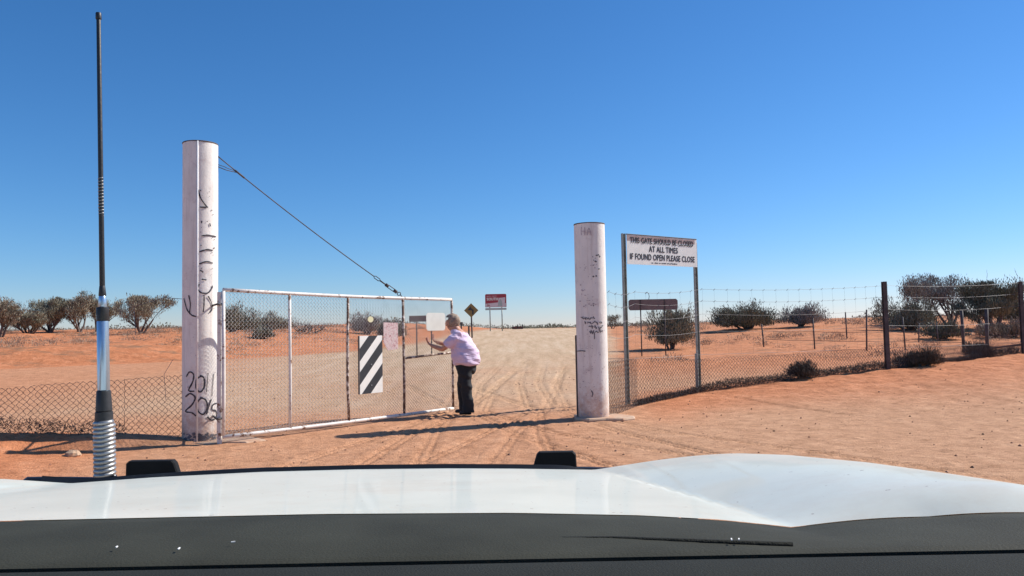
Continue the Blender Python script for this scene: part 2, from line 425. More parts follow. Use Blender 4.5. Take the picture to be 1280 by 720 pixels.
# ------------------------------------------------------------------ mesh builder
class MB:
    def __init__(s):
        s.v = []; s.f = []
    def add(s, vs, fs):
        o = len(s.v)
        s.v.extend([tuple(v) for v in vs]); s.f.extend([tuple(i + o for i in f) for f in fs])
        return s
    def box(s, c, size, R=None, bev=0.0):
        c = Vector(c); hx, hy, hz = size[0] / 2, size[1] / 2, size[2] / 2
        if bev <= 0:
            vs = [Vector((a * hx, b_ * hy, d * hz)) for a in (-1, 1) for b_ in (-1, 1) for d in (-1, 1)]
            fs = [(0, 1, 3, 2), (4, 6, 7, 5), (0, 4, 5, 1), (2, 3, 7, 6), (0, 2, 6, 4), (1, 5, 7, 3)]
            if R: vs = [R @ v for v in vs]
            s.add([v + c for v in vs], fs)
        else:
            import bmesh
            bm = bmesh.new(); bmesh.ops.create_cube(bm, size=1)
            for v in bm.verts: v.co = Vector((v.co.x * size[0], v.co.y * size[1], v.co.z * size[2]))
            bmesh.ops.bevel(bm, geom=bm.edges[:], offset=bev, segments=2, affect='EDGES')
            bm.verts.index_update()
            s.add([(R @ v.co if R else v.co) + c for v in bm.verts], [[v.index for v in f.verts] for f in bm.faces])
            bm.free()
        return s
    def tube(s, pts, r, n=8, cap=True):
        pts = [Vector(p) for p in pts]
        rs = r if isinstance(r, (list, tuple)) else [r] * len(pts)
        vs = []; fs = []
        ref = None
        for i, p in enumerate(pts):
            d = (pts[min(i + 1, len(pts) - 1)] - pts[max(i - 1, 0)])
            if d.length < 1e-9: d = Vector((0, 0, 1))
            d.normalize()
            if ref is None:
                ref = Vector((0, 0, 1)) if abs(d.z) < .9 else Vector((0, 1, 0))
            a = d.cross(ref)
            if a.length < 1e-6: a = d.orthogonal()
            a.normalize(); b_ = d.cross(a).normalized(); ref = a.cross(d).normalized()
            ref = -b_ if b_.dot(ref) < 0 else ref
            for k in range(n):
                t = 2 * math.pi * k / n
                vs.append(p + (a * math.cos(t) + b_ * math.sin(t)) * rs[i])
        for i in range(len(pts) - 1):
            for k in range(n):
                fs.append((i * n + k, i * n + (k + 1) % n, (i + 1) * n + (k + 1) % n, (i + 1) * n + k))
        if cap:
            fs.append(tuple(range(n - 1, -1, -1))); fs.append(tuple((len(pts) - 1) * n + k for k in range(n)))
        return s.add(vs, fs)
    def lathe(s, prof, c=(0, 0, 0), n=24):
        c = Vector(c); vs = []; fs = []
        for (r, z) in prof:
            for k in range(n):
                t = 2 * math.pi * k / n
                vs.append(c + Vector((r * math.cos(t), r * math.sin(t), z)))
        for i in range(len(prof) - 1):
            for k in range(n):
                fs.append((i * n + k, i * n + (k + 1) % n, (i + 1) * n + (k + 1) % n, (i + 1) * n + k))
        fs.append(tuple(range(n - 1, -1, -1))); fs.append(tuple((len(prof) - 1) * n + k for k in range(n)))
        return s.add(vs, fs)
    def slab(s, poly, org, ux, uy, nrm, th):
        """flat outline in the plane (ux,uy) at org, thickness th along nrm"""
        n = len(poly)
        a = [org + ux * p[0] + uy * p[1] for p in poly]; b_ = [q + nrm * th for q in a]
        fs = [tuple(range(n - 1, -1, -1)), tuple(range(n, 2 * n))] + [(i, (i + 1) % n, n + (i + 1) % n, n + i) for i in range(n)]
        return s.add(a + b_, fs)
    def build(s, name, mat, parent=None, smooth=False):
        me = bpy.data.meshes.new(name)
        me.from_pydata(s.v, [], s.f); me.update()
        if smooth:
            me.polygons.foreach_set('use_smooth', [True] * len(me.polygons))
            if smooth == 'auto':
                me.set_sharp_from_angle(angle=math.radians(40))
        me.materials.append(mat)
        o = bpy.data.objects.new(name, me)
        COL.objects.link(o)
        if parent is not None:
            o.parent = parent
            o.matrix_parent_inverse = Matrix.Translation(-parent.location) if parent.type == 'EMPTY' else Matrix.Identity(4)
        return o

def tag(o, label, cat, group=None):
    o['label'] = label; o['category'] = cat
    if group: o['group'] = group
    return o
def empty(name, loc, label, cat, group=None):
    o = bpy.data.objects.new(name, None); COL.objects.link(o)
    o.location = loc; o.empty_display_size = .2
    return tag(o, label, cat, group)

def quads_mesh(name, V, mat, parent=None, nper=4):
    """V: (n, nper, 3) loose faces"""
    n = len(V)
    me = bpy.data.meshes.new(name)
    me.vertices.add(n * nper); me.vertices.foreach_set('co', V.reshape(-1).astype(np.float32))
    me.loops.add(n * nper); me.loops.foreach_set('vertex_index', np.arange(n * nper, dtype=np.int32))
    me.polygons.add(n); me.polygons.foreach_set('loop_start', np.arange(0, n * nper, nper, dtype=np.int32))
    me.update(calc_edges=True); me.validate()
    me.materials.append(mat)
    o = bpy.data.objects.new(name, me); COL.objects.link(o)
    if parent is not None:
        o.parent = parent; o.matrix_parent_inverse = Matrix.Translation(-parent.location)
    return o

def leaves(C, D, L, W):
    """narrow leaf quads from C along D"""
    n = len(C)
    D = D / np.linalg.norm(D, axis=1)[:, None]
    R = RNG.normal(size=(n, 3)); Sd = np.cross(D, R); Sd /= np.linalg.norm(Sd, axis=1)[:, None]
    L = np.broadcast_to(L, n)[:, None]; W = np.broadcast_to(W, n)[:, None]
    return np.stack([C, C + D * L * .5 + Sd * W, C + D * L, C + D * L * .5 - Sd * W], axis=1)

# ------------------------------------------------------------------ ground and road
ys = [-7.0]
while ys[-1] < 6: ys.append(ys[-1] + .3)
while ys[-1] < 5000:
    y = ys[-1]
    if y < 13: st_ = .030
    elif y < 20: st_ = .045
    elif y < 90: st_ = .045 + (y - 20) * .006
    else: st_ = y * .035
    ys.append(y + st_)
ys = np.array(ys)
u = np.linspace(-1, 1, 1101)
u = np.sign(u) * (0.62 * np.abs(u) + .38 * np.abs(u) ** 3)
Y, U = np.meshgrid(ys, u, indexing='ij')
X = U * (9 + 1.15 * (Y + 7))
Z = TN(X, Y)
ny, nx = X.shape
# surface kinds: road, red, litter
sxl, sxr = xl(Y), xr(Y)
wob = 0.6 * fbm(X * .25, Y * .25, 3)
inside = sst(-1.0, 1.5, X - sxl + wob) * sst(-.6, .9, sxr - X + wob)
roadc = inside * (.45 * sst(12, 16, Y) + .55 * sst(17, 38, Y)) * (1 - .85 * sst(-5, -13, X))
roadc = roadc * sst(-9, 1, X + 0 * Y - (sxl + 0)) if False else roadc
dd, hh, sdn = line_info(X, Y, FR)
dl, hl_, sln = line_info(X, Y, FL)
redm = (1 - inside) * sst(17, 26, Y) * np.where(X > 0, .8, 1.0)
redm = np.maximum(redm, np.exp(-(dd / (1.2 + 4.2 * hh)) ** 2.4) * (.1 + .85 * sst(1.6, 3, X)))
redm = np.maximum(redm, sst(-3.6, -6.2, X + 0.25 * (Y - 9)) * sst(11.6, 10.2, Y) * sst(3, 7, Y))
redm = np.maximum(redm, .45 * sst(-6, -14, X) * sst(11, 14, Y))
redm = np.maximum(redm, .20 * inside * sst(16, 13, Y) + .06 * inside * sst(30, 20, Y))
litm = (1 - inside) * sst(20, 34, Y)
litm = np.maximum(litm, 0.0)
me_v = np.stack([X, Y, Z], -1).reshape(-1, 3)
colr = np.stack([roadc, np.clip(redm, 0, 1), litm, np.ones_like(litm)], -1).reshape(-1, 4)
idx = np.arange(ny * nx).reshape(ny, nx)
F = np.stack([idx[:-1, :-1], idx[:-1, 1:], idx[1:, 1:], idx[1:, :-1]], -1).reshape(-1, 4)
yc = .5 * (Y[:-1, :-1] + Y[1:, 1:]); xc_ = .5 * (X[:-1, :-1] + X[1:, 1:])
isroad = ((xc_ > xl(yc)) & (xc_ < xr(yc)) & (yc > 12.3) & (yc < 140)).reshape(-1)
def surf(name, sel):
    f = F[sel]
    used = np.unique(f)
    re = np.zeros(ny * nx, np.int64); re[used] = np.arange(len(used))
    f = re[f]
    me = bpy.data.meshes.new(name)
    me.vertices.add(len(used)); me.vertices.foreach_set('co', me_v[used].reshape(-1).astype(np.float32))
    me.loops.add(f.size); me.loops.foreach_set('vertex_index', f.reshape(-1).astype(np.int32))
    me.polygons.add(len(f)); me.polygons.foreach_set('loop_start', np.arange(0, f.size, 4, dtype=np.int32))
    me.update(calc_edges=True)
    me.polygons.foreach_set('use_smooth', np.ones(len(f), bool))
    ca = me.color_attributes.new('surf', 'FLOAT_COLOR', 'POINT')
    ca.data.foreach_set('color', colr[used].reshape(-1).astype(np.float32))
    me.materials.append(M['sand'])
    o = bpy.data.objects.new(name, me); COL.objects.link(o); o['kind'] = 'structure'
    return o
surf('ground', ~isroad)
surf('road', isroad)

# ------------------------------------------------------------------ gate pillars
def pix_on_cyl(px, py, cx, cy, r, off=.0035):
    r = r * 1.017
    d = ray(px, py); ox, oy = -cx, -cy
    A = d.x ** 2 + d.y ** 2; B = 2 * (ox * d.x + oy * d.y); C_ = ox * ox + oy * oy - r * r
    disc = B * B - 4 * A * C_
    disc = max(disc, 0)
    t = (-B - math.sqrt(disc)) / (2 * A)
    p = Vector((d.x * t, d.y * t, EYE + d.z * t))
    n = Vector((p.x - cx, p.y - cy, 0)).normalized()
    return p + n * off, n

def ribbons(strokes, cx, cy, r, wd):
    mb = MB()
    for st_ in strokes:
        # resample with a smooth curve
        P = [Vector((a, b_)) for a, b_ in st_]
        Q = []
        for i in range(len(P) - 1):
            p0, p1, p2, p3 = P[max(i - 1, 0)], P[i], P[i + 1], P[min(i + 2, len(P) - 1)]
            for k in range(5):
                t = k / 5
                Q.append(0.5 * ((2 * p1) + (-p0 + p2) * t + (2 * p0 - 5 * p1 + 4 * p2 - p3) * t * t + (-p0 + 3 * p1 - 3 * p2 + p3) * t ** 3))
        Q.append(P[-1])
        vs = []; pts = [pix_on_cyl(q.x, q.y, cx, cy, r) for q in Q]
        for i, (p, n) in enumerate(pts):
            a = pts[min(i + 1, len(pts) - 1)][0] - pts[max(i - 1, 0)][0]
            if a.length < 1e-6: a = Vector((0, 0, 1))
            sd_ = n.cross(a.normalized()).normalized()
            ww = wd * (0.75 + .5 * random.random())
            vs += [p + sd_ * ww, p - sd_ * ww]
        fs = [(2 * i, 2 * i + 1, 2 * i + 3, 2 * i + 2) for i in range(len(pts) - 1)]
        mb.add(vs, fs)
    return mb

def pillar_mesh(cx, cy, r, top, seam_ang=None, n=64):
    mb = MB()
    hs = [-.3, .02, .12, .3, .6, .9, 1.3, 1.8, 2.3, 2.8, top - .02, top]
    hs = [h for h in hs if h <= top]
    vs = []; fs = []
    for h in hs:
        for k in range(n):
            t = 2 * math.pi * k / n
            rr = r * (1.004 + .010 * math.sin(3 * t + h * .2) + .003 * math.sin(5 * t - 2 * h))
            vs.append((cx + rr * math.cos(t), cy + rr * math.sin(t), h))
    for i in range(len(hs) - 1):
        for k in range(n):
            fs.append((i * n + k, i * n + (k + 1) % n, (i + 1) * n + (k + 1) % n, (i + 1) * n + k))
    # hollow top: rim and inner wall
    o = (len(hs) - 1) * n; base = len(vs)
    for (rr, h) in ((r * .93, top), (r * .93, top - .25)):
        for k in range(n):
            t = 2 * math.pi * k / n
            vs.append((cx + rr * math.cos(t), cy + rr * math.sin(t), h))
    for k in range(n):
        fs.append((o + k, o + (k + 1) % n, base + (k + 1) % n, base + k))
        fs.append((base + k, base + (k + 1) % n, base + n + (k + 1) % n, base + n + k))
    fs.append(tuple(base + n + k for k in range(n)))
    mb.add(vs, fs)
    return mb

def pad_mesh(pts, z0, z1):
    mb = MB(); n = len(pts)
    cx = sum(p[0] for p in pts) / n; cy = sum(p[1] for p in pts) / n
    vs = [(p[0], p[1], z0) for p in pts] + [(p[0], p[1], z1 - .02) for p in pts] + [(cx + (p[0] - cx) * .95, cy + (p[1] - cy) * .92, z1) for p in pts]
    fs = [tuple(range(n - 1, -1, -1)), tuple(range(2 * n, 3 * n))]
    for q in (0, n):
        fs += [(q + i, q + (i + 1) % n, q + n + (i + 1) % n, q + n + i) for i in range(n)]
    return mb.add(vs, fs)

def rim(cx, cy, r, z):
    mb = MB(); n = 48
    mb.tube([(cx + r * math.cos(2 * math.pi * k / n), cy + r * math.sin(2 * math.pi * k / n), z) for k in range(n + 1)], .011, 6, cap=False)
    return mb

def specks(cx, cy, r, boxpx, n, size, mat, name, parent, seed):
    """small flaked patches on a pillar, irregular polygons following the surface"""
    rr = random.Random(seed); mb = MB()
    for i in range(n):
        px = rr.uniform(boxpx[0], boxpx[2]); py = rr.uniform(boxpx[1], boxpx[3])
        m_ = rr.randint(5, 8); sx = size * rr.uniform(.4, 1.5); sy = size * rr.uniform(.3, 1.1)
        vs = []
        for k in range(m_):
            t = 2 * math.pi * k / m_; q = rr.uniform(.5, 1.2)
            vs.append(pix_on_cyl(px + sx * math.cos(t) * q, py + sy * math.sin(t) * q, cx, cy, r)[0])
        mb.add(vs, [tuple(range(m_ - 1, -1, -1))])
    return mb.build(name, mat, parent)

LPX = at(250, 417, 10.9).x; LPY = 10.9; LPR = .236; LPT = at(250, 181, 10.9).z
t = empty('gate_pillar', (LPX, LPY, 0), 'tall round white pillar with 2011 and 2015 written on it, gate hinged beside it', 'pillar', 'white pillars of the gateway')
pillar_mesh(LPX, LPY, LPR, LPT).build('shaft', M['pillar'], t, 'auto')
rim(LPX, LPY, LPR * .985, LPT + .004).build('rim', M['pillar_cap'], t, True)
p0, n0 = pix_on_cyl(246.5, 450, LPX, LPY, LPR)
sm = MB(); sm.tube([(p0.x - n0.x * .003, p0.y - n0.y * .003, 0), (p0.x - n0.x * .003, p0.y - n0.y * .003, LPT)], .011, 12)
sm.build('weld_seam', M['seam'], t, True)
pad_mesh([(LPX - .42, LPY - .2), (LPX - .25, LPY - .42), (LPX - .02, LPY - .38), (LPX + .3, LPY - .45), (LPX + .42, LPY - .33), (LPX + .78, LPY - .34), (LPX + .98, LPY - .12), (LPX + .6, LPY + .3), (LPX - .4, LPY + .3)], -.2, .022).build('concrete_footing', M['concrete'], t)
g1 = [[(233, 471), (237, 465), (242, 468), (241, 477), (236, 488), (243, 489)],
      [(252, 470), (246, 474), (245, 484), (250, 490), (255, 484), (255, 473), (250, 469)],
      [(260, 466), (259, 478), (258, 490)], [(267, 467), (266, 480), (265, 495)],
      [(232, 496), (238, 492), (244, 497), (240, 506), (232, 514), (240, 516), (245, 520)],
      [(252, 497), (246, 504), (247, 513), (254, 518), (259, 509), (257, 500), (250, 497)],
      [(264, 499), (261, 508), (258, 518)],
      [(271, 504), (266, 506), (265, 512), (270, 514), (270, 522), (264, 525), (259, 521)]]
ribbons(g1[:2] + g1[4:], LPX, LPY, LPR, .0105).build('painted_year', M['blackpaint'], t)
ribbons(g1[2:4], LPX, LPY, LPR, .005).build('painted_year', M['blackpaint'], t)
g2 = [[(248, 237), (250, 246), (255, 254), (259, 259)], [(250, 259), (260, 259)],
      [(252, 295), (260, 294), (270, 296)], [(249, 315), (258, 312), (266, 313)], [(249, 330), (258, 327), (266, 329)],
      [(252, 276), (252, 279)], [(262, 279), (263, 283)], [(250, 338), (254, 340)], [(252, 349), (258, 350)],
      [(249, 355), (247, 361), (252, 366), (260, 366), (265, 360), (265, 357)],
      [(236, 369), (238, 380), (237, 391)], [(230, 373), (234, 387), (240, 394), (247, 396)],
      [(255, 369), (255, 380), (254, 390)], [(260, 370), (264, 378), (265, 386), (262, 391)]]
ribbons(g2, LPX, LPY, LPR, .0085).build('graffiti', M['blackpaint'], t)
specks(LPX, LPY, LPR, (230, 542, 270, 556), 60, 2.6, M['soot'], 'scuff_marks', t, 3)
specks(LPX, LPY, LPR, (248, 232, 268, 350), 26, 0.9, M['soot'], 'paint_chips', t, 4)
specks(LPX, LPY, LPR, (229, 380, 271, 545), 40, 0.7, M['faintpaint'], 'paint_chips', t, 5)

RPX = at(739.5, 408, 12.65).x; RPY = 12.65; RPR = .252; RPT = at(738, 281, 12.65).z
t = empty('gate_pillar', (RPX, RPY, 0), 'shorter round white pillar with flaking scribbles, beside the gate notice on posts', 'pillar', 'white pillars of the gateway')
pillar_mesh(RPX, RPY, RPR, RPT).build('shaft', M['pillar'], t, 'auto')
rim(RPX, RPY, RPR * .985, RPT + .004).build('rim', M['pillar_cap'], t, True)
MB().box((RPX - RPR - .006, RPY + .03, .68), (.03, .08, 1.36)).build('latch_strip', M['darkpost'], t)
pad_mesh([(RPX - .33, RPY - .25), (RPX - .12, RPY - .44), (RPX + .15, RPY - .40), (RPX + .42, RPY - .47), (RPX + .62, RPY - .33), (RPX + .66, RPY - .08), (RPX + .4, RPY + .32), (RPX - .3, RPY + .3)], -.2, .04).build('concrete_footing', M['concrete'], t)
ribbons([[(727, 284), (726.5, 289), (727, 294)], [(731, 284), (731, 289), (731, 294)], [(727, 289), (731, 289)], [(734, 294), (736, 285), (739, 294)], [(735, 290), (738, 290)]], RPX, RPY, RPR, .006).build('graffiti', M['faintpaint'], t)
specks(RPX, RPY, RPR, (725, 330, 745, 385), 34, 1.0, M['faintpaint'], 'paint_chips', t, 6)
specks(RPX, RPY, RPR, (740, 318, 752, 350), 12, 1.4, M['soot'], 'paint_chips', t, 7)
specks(RPX, RPY, RPR, (738, 378, 745, 383), 3, 1.4, M['soot'], 'paint_chips', t, 17)
gs = []
rr = random.Random(9)
for (x0, x1, yb) in ((726, 742, 398), (731, 753, 404), (736, 753, 409), (737, 752, 415)):
    x = x0
    while x < x1:
        gs.append([(x, yb - rr.uniform(0, 3)), (x + rr.uniform(.5, 2), yb + rr.uniform(-2, 3)), (x + rr.uniform(1, 3), yb - rr.uniform(0, 3))])
        x += rr.uniform(1.8, 3.6)
ribbons(gs, RPX, RPY, RPR, .0065).build('graffiti', M['soot'], t)
specks(RPX, RPY, RPR, (724, 400, 756, 520), 70, .7, M['faintpaint'], 'paint_chips', t, 8)
ribbons([[(721, 439), (727, 438.5), (732, 439)], [(739, 488), (741, 492), (740, 496)], [(743, 416), (743, 424)]], RPX, RPY, RPR, .008).build('graffiti', M['soot'], t)
specks(RPX, RPY, RPR, (722, 516, 758, 524), 26, 1.2, M['faintpaint'], 'paint_chips', t, 18)

# ------------------------------------------------------------------ chain link helper
def chainlink(P0, P1, zb, zt, D, r, nrm_off=0.0, jitter=0.0, seed=1):
    """diamond wire between plan points P0,P1; zb, zt functions of distance u"""
    P0 = Vector((P0[0], P0[1], 0)); P1 = Vector((P1[0], P1[1], 0))
    L = (P1 - P0).length; d = (P1 - P0) / L; n = Vector((-d.y, d.x, 0))
    h = D / 2; rr = random.Random(seed)
    mb = MB(); i = 0
    while i * h < L:
        u0 = i * h
        b0 = zb(u0); t0 = zt(u0)
        k0 = math.floor(b0 / h); k1 = math.ceil(t0 / h)
        pts = []
        for k in range(k0, k1 + 1):
            uu = u0 + (h if (k + i) % 2 else 0) + jitter * rr.uniform(-1, 1)
            uu = min(uu, L)
            z = min(max(k * h + jitter * rr.uniform(-1, 1), b0), t0)
            pts.append(P0 + d * uu + n * (nrm_off + (.003 if (k + i) % 2 else -.003)) + Vector((0, 0, z)))
        if len(pts) > 1: mb.tube(pts, r, 3, cap=False)
        i += 1
    return mb

# ------------------------------------------------------------------ gate
G0 = at(279, 417, 10.5); G1 = at(565, 411.5, 14.0)
G0 = Vector((G0.x, G0.y, 0)); G1 = Vector((G1.x, G1.y, 0))
GL = (G1 - G0).length; gd = (G1 - G0) / GL; gn = Vector((gd.y, -gd.x, 0))   # gn faces the camera side
def GP(tf, z, off=0.0):
    return G0 + gd * (GL * tf) + gn * off + Vector((0, 0, z))
def gtop(tf): return 2.10 - .06 * tf - .02 * math.sin(tf * math.pi)
def gbot(tf): return .10 - .03 * tf - .01 * math.sin(tf * math.pi)
gate = empty('mesh_gate', (G0.x, G0.y, 0), 'wide white tube framed chain link gate pulled open by the person', 'gate')
st_t = [0.0, .235, .475, .735, 1.0]
MB().tube([GP(k / 8, gtop(k / 8)) for k in range(9)], .026, 12).build('top_rail', M['gatepaint'], gate, True)
MB().tube([GP(k / 8, gbot(k / 8)) for k in range(9)], .026, 12).build('bottom_rail', M['gatepaint'], gate, True)
for k, tf in enumerate(st_t):
    bow = -.02 if k == 2 else .006
    pts = [GP(tf, gbot(tf) + .02), GP(tf + bow / 4, .7), GP(tf + bow / 4 * .7, 1.3), GP(tf, gtop(tf) - .02)]
    MB().tube(pts, .022 if k else .026, 10).build('stile', M['gatepaint'] if k < 2 else M['rustpaint'], gate, True)
MB().tube([GP(.735, 1.02), GP(.87, 1.05), GP(1, 1.075)], .02, 10).build('middle_rail', M['rustpaint'], gate, True)
for (a, b_) in zip(st_t[:-1], st_t[1:]):
    A = GP(a, 0); B = GP(b_, 0)
    chainlink(A, B, lambda u: .09, lambda u: 2.07,   .058, .0027, 0, .002, int(a * 100)).build('wire_mesh', M['galv'], gate)
for z in (.35, 1.9):
    MB().tube([GP(-.005, z), GP(-.02, z), Vector((LPX + .22, LPY - .08, z))], .014, 8).build('hinge', M['darkpost'], gate, True)
# gate hinge post beside the pillar
hp = MB(); hp.box((G0.x - .06, G0.y + .03, 1.02), (.05, .05, 2.1)); 
hp.build('hinge_post', M['gatepaint'], gate)

# plates hung on the gate
def gate_plate(name, pxs, top, bot, label, cat, mat, th=.004, off=.035, clip=None):
    """pxs: two pixel columns on the gate; returns org, width, height"""
    def tfor(px):
        r = ray(px, (top + bot) / 2); q = r.x / r.y
        return (q * G0.y - G0.x) / (gd.x * GL - q * gd.y * GL)
    ta, tb = tfor(pxs[0]), tfor(pxs[1])
    ya = GP(ta, 0, off).y
    zt = at(pxs[0], top, ya).z; zb = at(pxs[0], bot, ya).z
    org = GP(ta, zb, off)
    return org, (tb - ta) * GL, zt - zb
up = Vector((0, 0, 1))
o_, W_, H_ = gate_plate('h', (447.5, 476), 420, 493, '', '', None)
t = empty('hazard_board', o_, 'black and white diagonally striped board wired to the gate mesh', 'hazard board')
MB().slab([(0, 0), (W_, 0), (W_, H_), (0, H_)], o_, gd, up, gn, .006).build('board', M['signwhite'], t)
def clip_poly(poly, W, H):
    def clip(P, ins, inter):
        out = []
        for i in range(len(P)):
            a, b_ = P[i], P[(i + 1) % len(P)]
            if ins(a): out.append(a)
            if ins(a) != ins(b_): out.append(inter(a, b_))
        return out
    def li(ax, v):
        def f(a, b_):
            t = (v - a[ax]) / (b_[ax] - a[ax]); return (a[0] + t * (b_[0] - a[0]), a[1] + t * (b_[1] - a[1]))
        return f
    for ax, v, sg in ((0, 0, 1), (0, W, -1), (1, 0, 1), (1, H, -1)):
        poly = clip(poly, lambda p: (p[ax] - v) * sg >= -1e-9, li(ax, v))
        if not poly: return []
    return poly
m_ = MB(); sl = W_ * 1.35
for zb in (-.52, -.02, .40):
    c0 = zb * 1.0
    z0 = c0 * H_ ; 
for c0 in (.56, .155, -.26):
    P = clip_poly([(0, c0 * H_), (W_, c0 * H_ + sl * .80), (W_, c0 * H_ + sl * .80 + .20), (0, c0 * H_ + .20)], W_, H_)
    if len(P) > 2:
        m_.slab(P, o_ + gn * .0065, gd, up, gn, .002)
m_.build('black_stripes', M['signblack'], t)
for (a, c) in ((.5, .85), (.5, .5), (.5, .14)):
    MB().tube([o_ + gd * W_ * a + up * H_ * c + gn * .006, o_ + gd * W_ * a + up * H_ * c + gn * .016], .011, 8).build('bolt', M['chrome'], t)
MB().box(o_ + gd * (-.012) + up * H_ / 2 + gn * .003, (.02, .02, H_), Matrix.Rotation(math.atan2(gd.y, gd.x), 3, 'Z')).build('edge_batten', M['darkpost'], t)

o_, W_, H_ = gate_plate('n', (477.5, 495.5), 403, 438.5, '', '', None)
nb_ = MB().slab([(W_ * .3, 0), (W_, .02), (W_, H_ * .98), (0, H_), (0, H_ * .28)], o_, gd, up, gn, .004).build('gate_notice', M['notice'])
tag(nb_, 'peeling pink and white notice with one corner gone, on gate above striped board', 'notice')
o_, W_, H_ = gate_plate('w', (531, 554.5), 391, 413.5, '', '', None)
q = .035
wb = MB().slab([(q, 0), (W_ - q, 0), (W_, q), (W_, H_ - q), (W_ - q, H_), (q, H_), (0, H_ - q), (0, q)], o_, gd, up, gn, .004).build('blank_plate', M['cream'])
tag(wb, 'blank cream white plate on the gate mesh right before the person', 'sign plate')
o_, W_, H_ = gate_plate('r', (457.5, 464.5), 395.5, 403, '', '', None)
rf_ = MB().slab([(W_ / 2 + W_ / 2 * math.cos(a * math.pi / 10), H_ / 2 + H_ / 2 * math.sin(a * math.pi / 10)) for a in range(20)], o_, gd, up, gn, .012).build('reflector_disc', M['reflector'])
tag(rf_, 'small round cream reflector disc on gate mesh above the striped board', 'reflector')

# stay cable
pa = Vector((*pix_on_cyl(271, 199, LPX, LPY, LPR)[0],)); pb = GP(.735, gtop(.735) + .03)
cb = empty('stay_cable', pb, 'thin steel stay cable from the tall pillar down to the gate top', 'cable')
C0 = Vector((LPX + LPR * .9, LPY + .05, at(272, 193, LPY).z))
Ln = pb - C0
def CP(t_, sag=.05):
    return C0 + Ln * t_ - Vector((0, 0, sag * 4 * t_ * (1 - t_)))
MB().tube([CP(.07 + .75 * k / 14) for k in range(15)], .008, 6).build('wire_rope', M['darkpost'], cb, True)
pp = CP(.085); side_ = Ln.cross(Vector((0, 1, 0))).normalized()
mb = MB()
mb.tube([CP(0), CP(.04), CP(.1)], .008, 6)
mb.tube([C0 - Vector((0, 0, .16)), CP(.045) - Vector((0, 0, .1)), CP(.1)], .006, 6)
mb.tube([C0 - Vector((0, 0, .13)), C0 + Vector((.1, .05, -.16)), CP(.05) - Vector((0, 0, .06)), CP(.09)], .005, 6)
mb.tube([CP(.085), CP(.13)], .014, 6)
mb.build('anchor_loops', M['darkpost'], cb, True)
mb = MB()
for (a, b2, g_) in ((.82, .86, .02), (.90, .955, .022)):
    for sg in (-1, 1):
        mb.tube([CP(a), CP(a + .008) + side_ * sg * g_, CP(b2 - .008) + side_ * sg * g_, CP(b2)], .007, 6)
mb.tube([CP(.86), CP(.90)], .012, 6)
mb.tube([CP(.893), CP(.907)], .03, 8); mb.tube([CP(.945), CP(.96)], .03, 8)
c_ = CP(.975)
dn = Ln.normalized()
mb.tube([c_ + (dn * math.cos(k * math.pi / 6) + side_ * math.sin(k * math.pi / 6)) * .03 for k in range(13)], .007, 6)
mb.tube([CP(.985), pb - Vector((0, 0, .03))], .008, 6)
mb.build('turnbuckle', M['darkpost'], cb, True)

# ------------------------------------------------------------------ fences
def interp_line(L, s_):
    acc = 0
    for (x0, y0, _), (x1, y1, _) in zip(L[:-1], L[1:]):
        l = math.hypot(x1 - x0, y1 - y0)
        if s_ <= acc + l or (x1, y1, _) == L[-1]:
            t_ = (s_ - acc) / l
            return Vector((x0 + t_ * (x1 - x0), y0 + t_ * (y1 - y0), 0))
        acc += l
fr = empty('mesh_fence', (FR[0][0], FR[0][1], 0), 'low sand buried chain link fence with tall wires, right of the gateway', 'fence', 'fences running off the gateway')
tops = [.92, .90, .82, .91, .93, 1.0]
for i in range(5):
    a, b2 = FR[i], FR[i + 1]
    if i == 4:
        a = FR[4]; b2 = (19.3, 22.0, .59)
    L_ = math.hypot(b2[0] - a[0], b2[1] - a[1])
    def zb(u, a=a, b2=b2, L_=L_):
        x = a[0] + (b2[0] - a[0]) * u / L_; y = a[1] + (b2[1] - a[1]) * u / L_
        return T(x, y) - .03
    def zt(u, i=i, L_=L_):
        return tops[i] + (tops[i + 1] - tops[i]) * u / L_ + .012 * math.sin(u * 2.3)
    chainlink(a, b2, zb, zt, .078, .0042, 0, .008, 40 + i).build('wire_mesh', M['rustwire'], fr)
# strands
def sagline(pts, z, r, sag=.03, n=8):
    mb = MB()
    for p, q_ in zip(pts[:-1], pts[1:]):
        mb.tube([Vector((p[0] + (q_[0] - p[0]) * k / n, p[1] + (q_[1] - p[1]) * k / n, z(p) + (z(q_) - z(p)) * k / n - sag * 4 * (k / n) * (1 - k / n))) for k in range(n + 1)], r, 4, cap=False)
    return mb
posts_xy = [(1.62, 12.9), (2.25, 14.12), (3.78, 15.32), (8.3, 17.0), (12.62, 19.0), (19.3, 22.0)]
ztop = {0: 2.08, 1: 2.12, 2: 2.2, 3: 2.28, 4: 2.38, 5: 2.5}
def zfun(fr_):
    return lambda p: fr_ * (ztop[posts_xy.index(p)] - .9) + .9
for fr_, sg in ((1.0, .05), (.82, .06), (.62, .07), (.36, .05), (.0, .01)):
    sagline(posts_xy, zfun(fr_), .0026, sg).build('wire_strand', M['greywire'], fr)
mb = MB()
rr = random.Random(3)
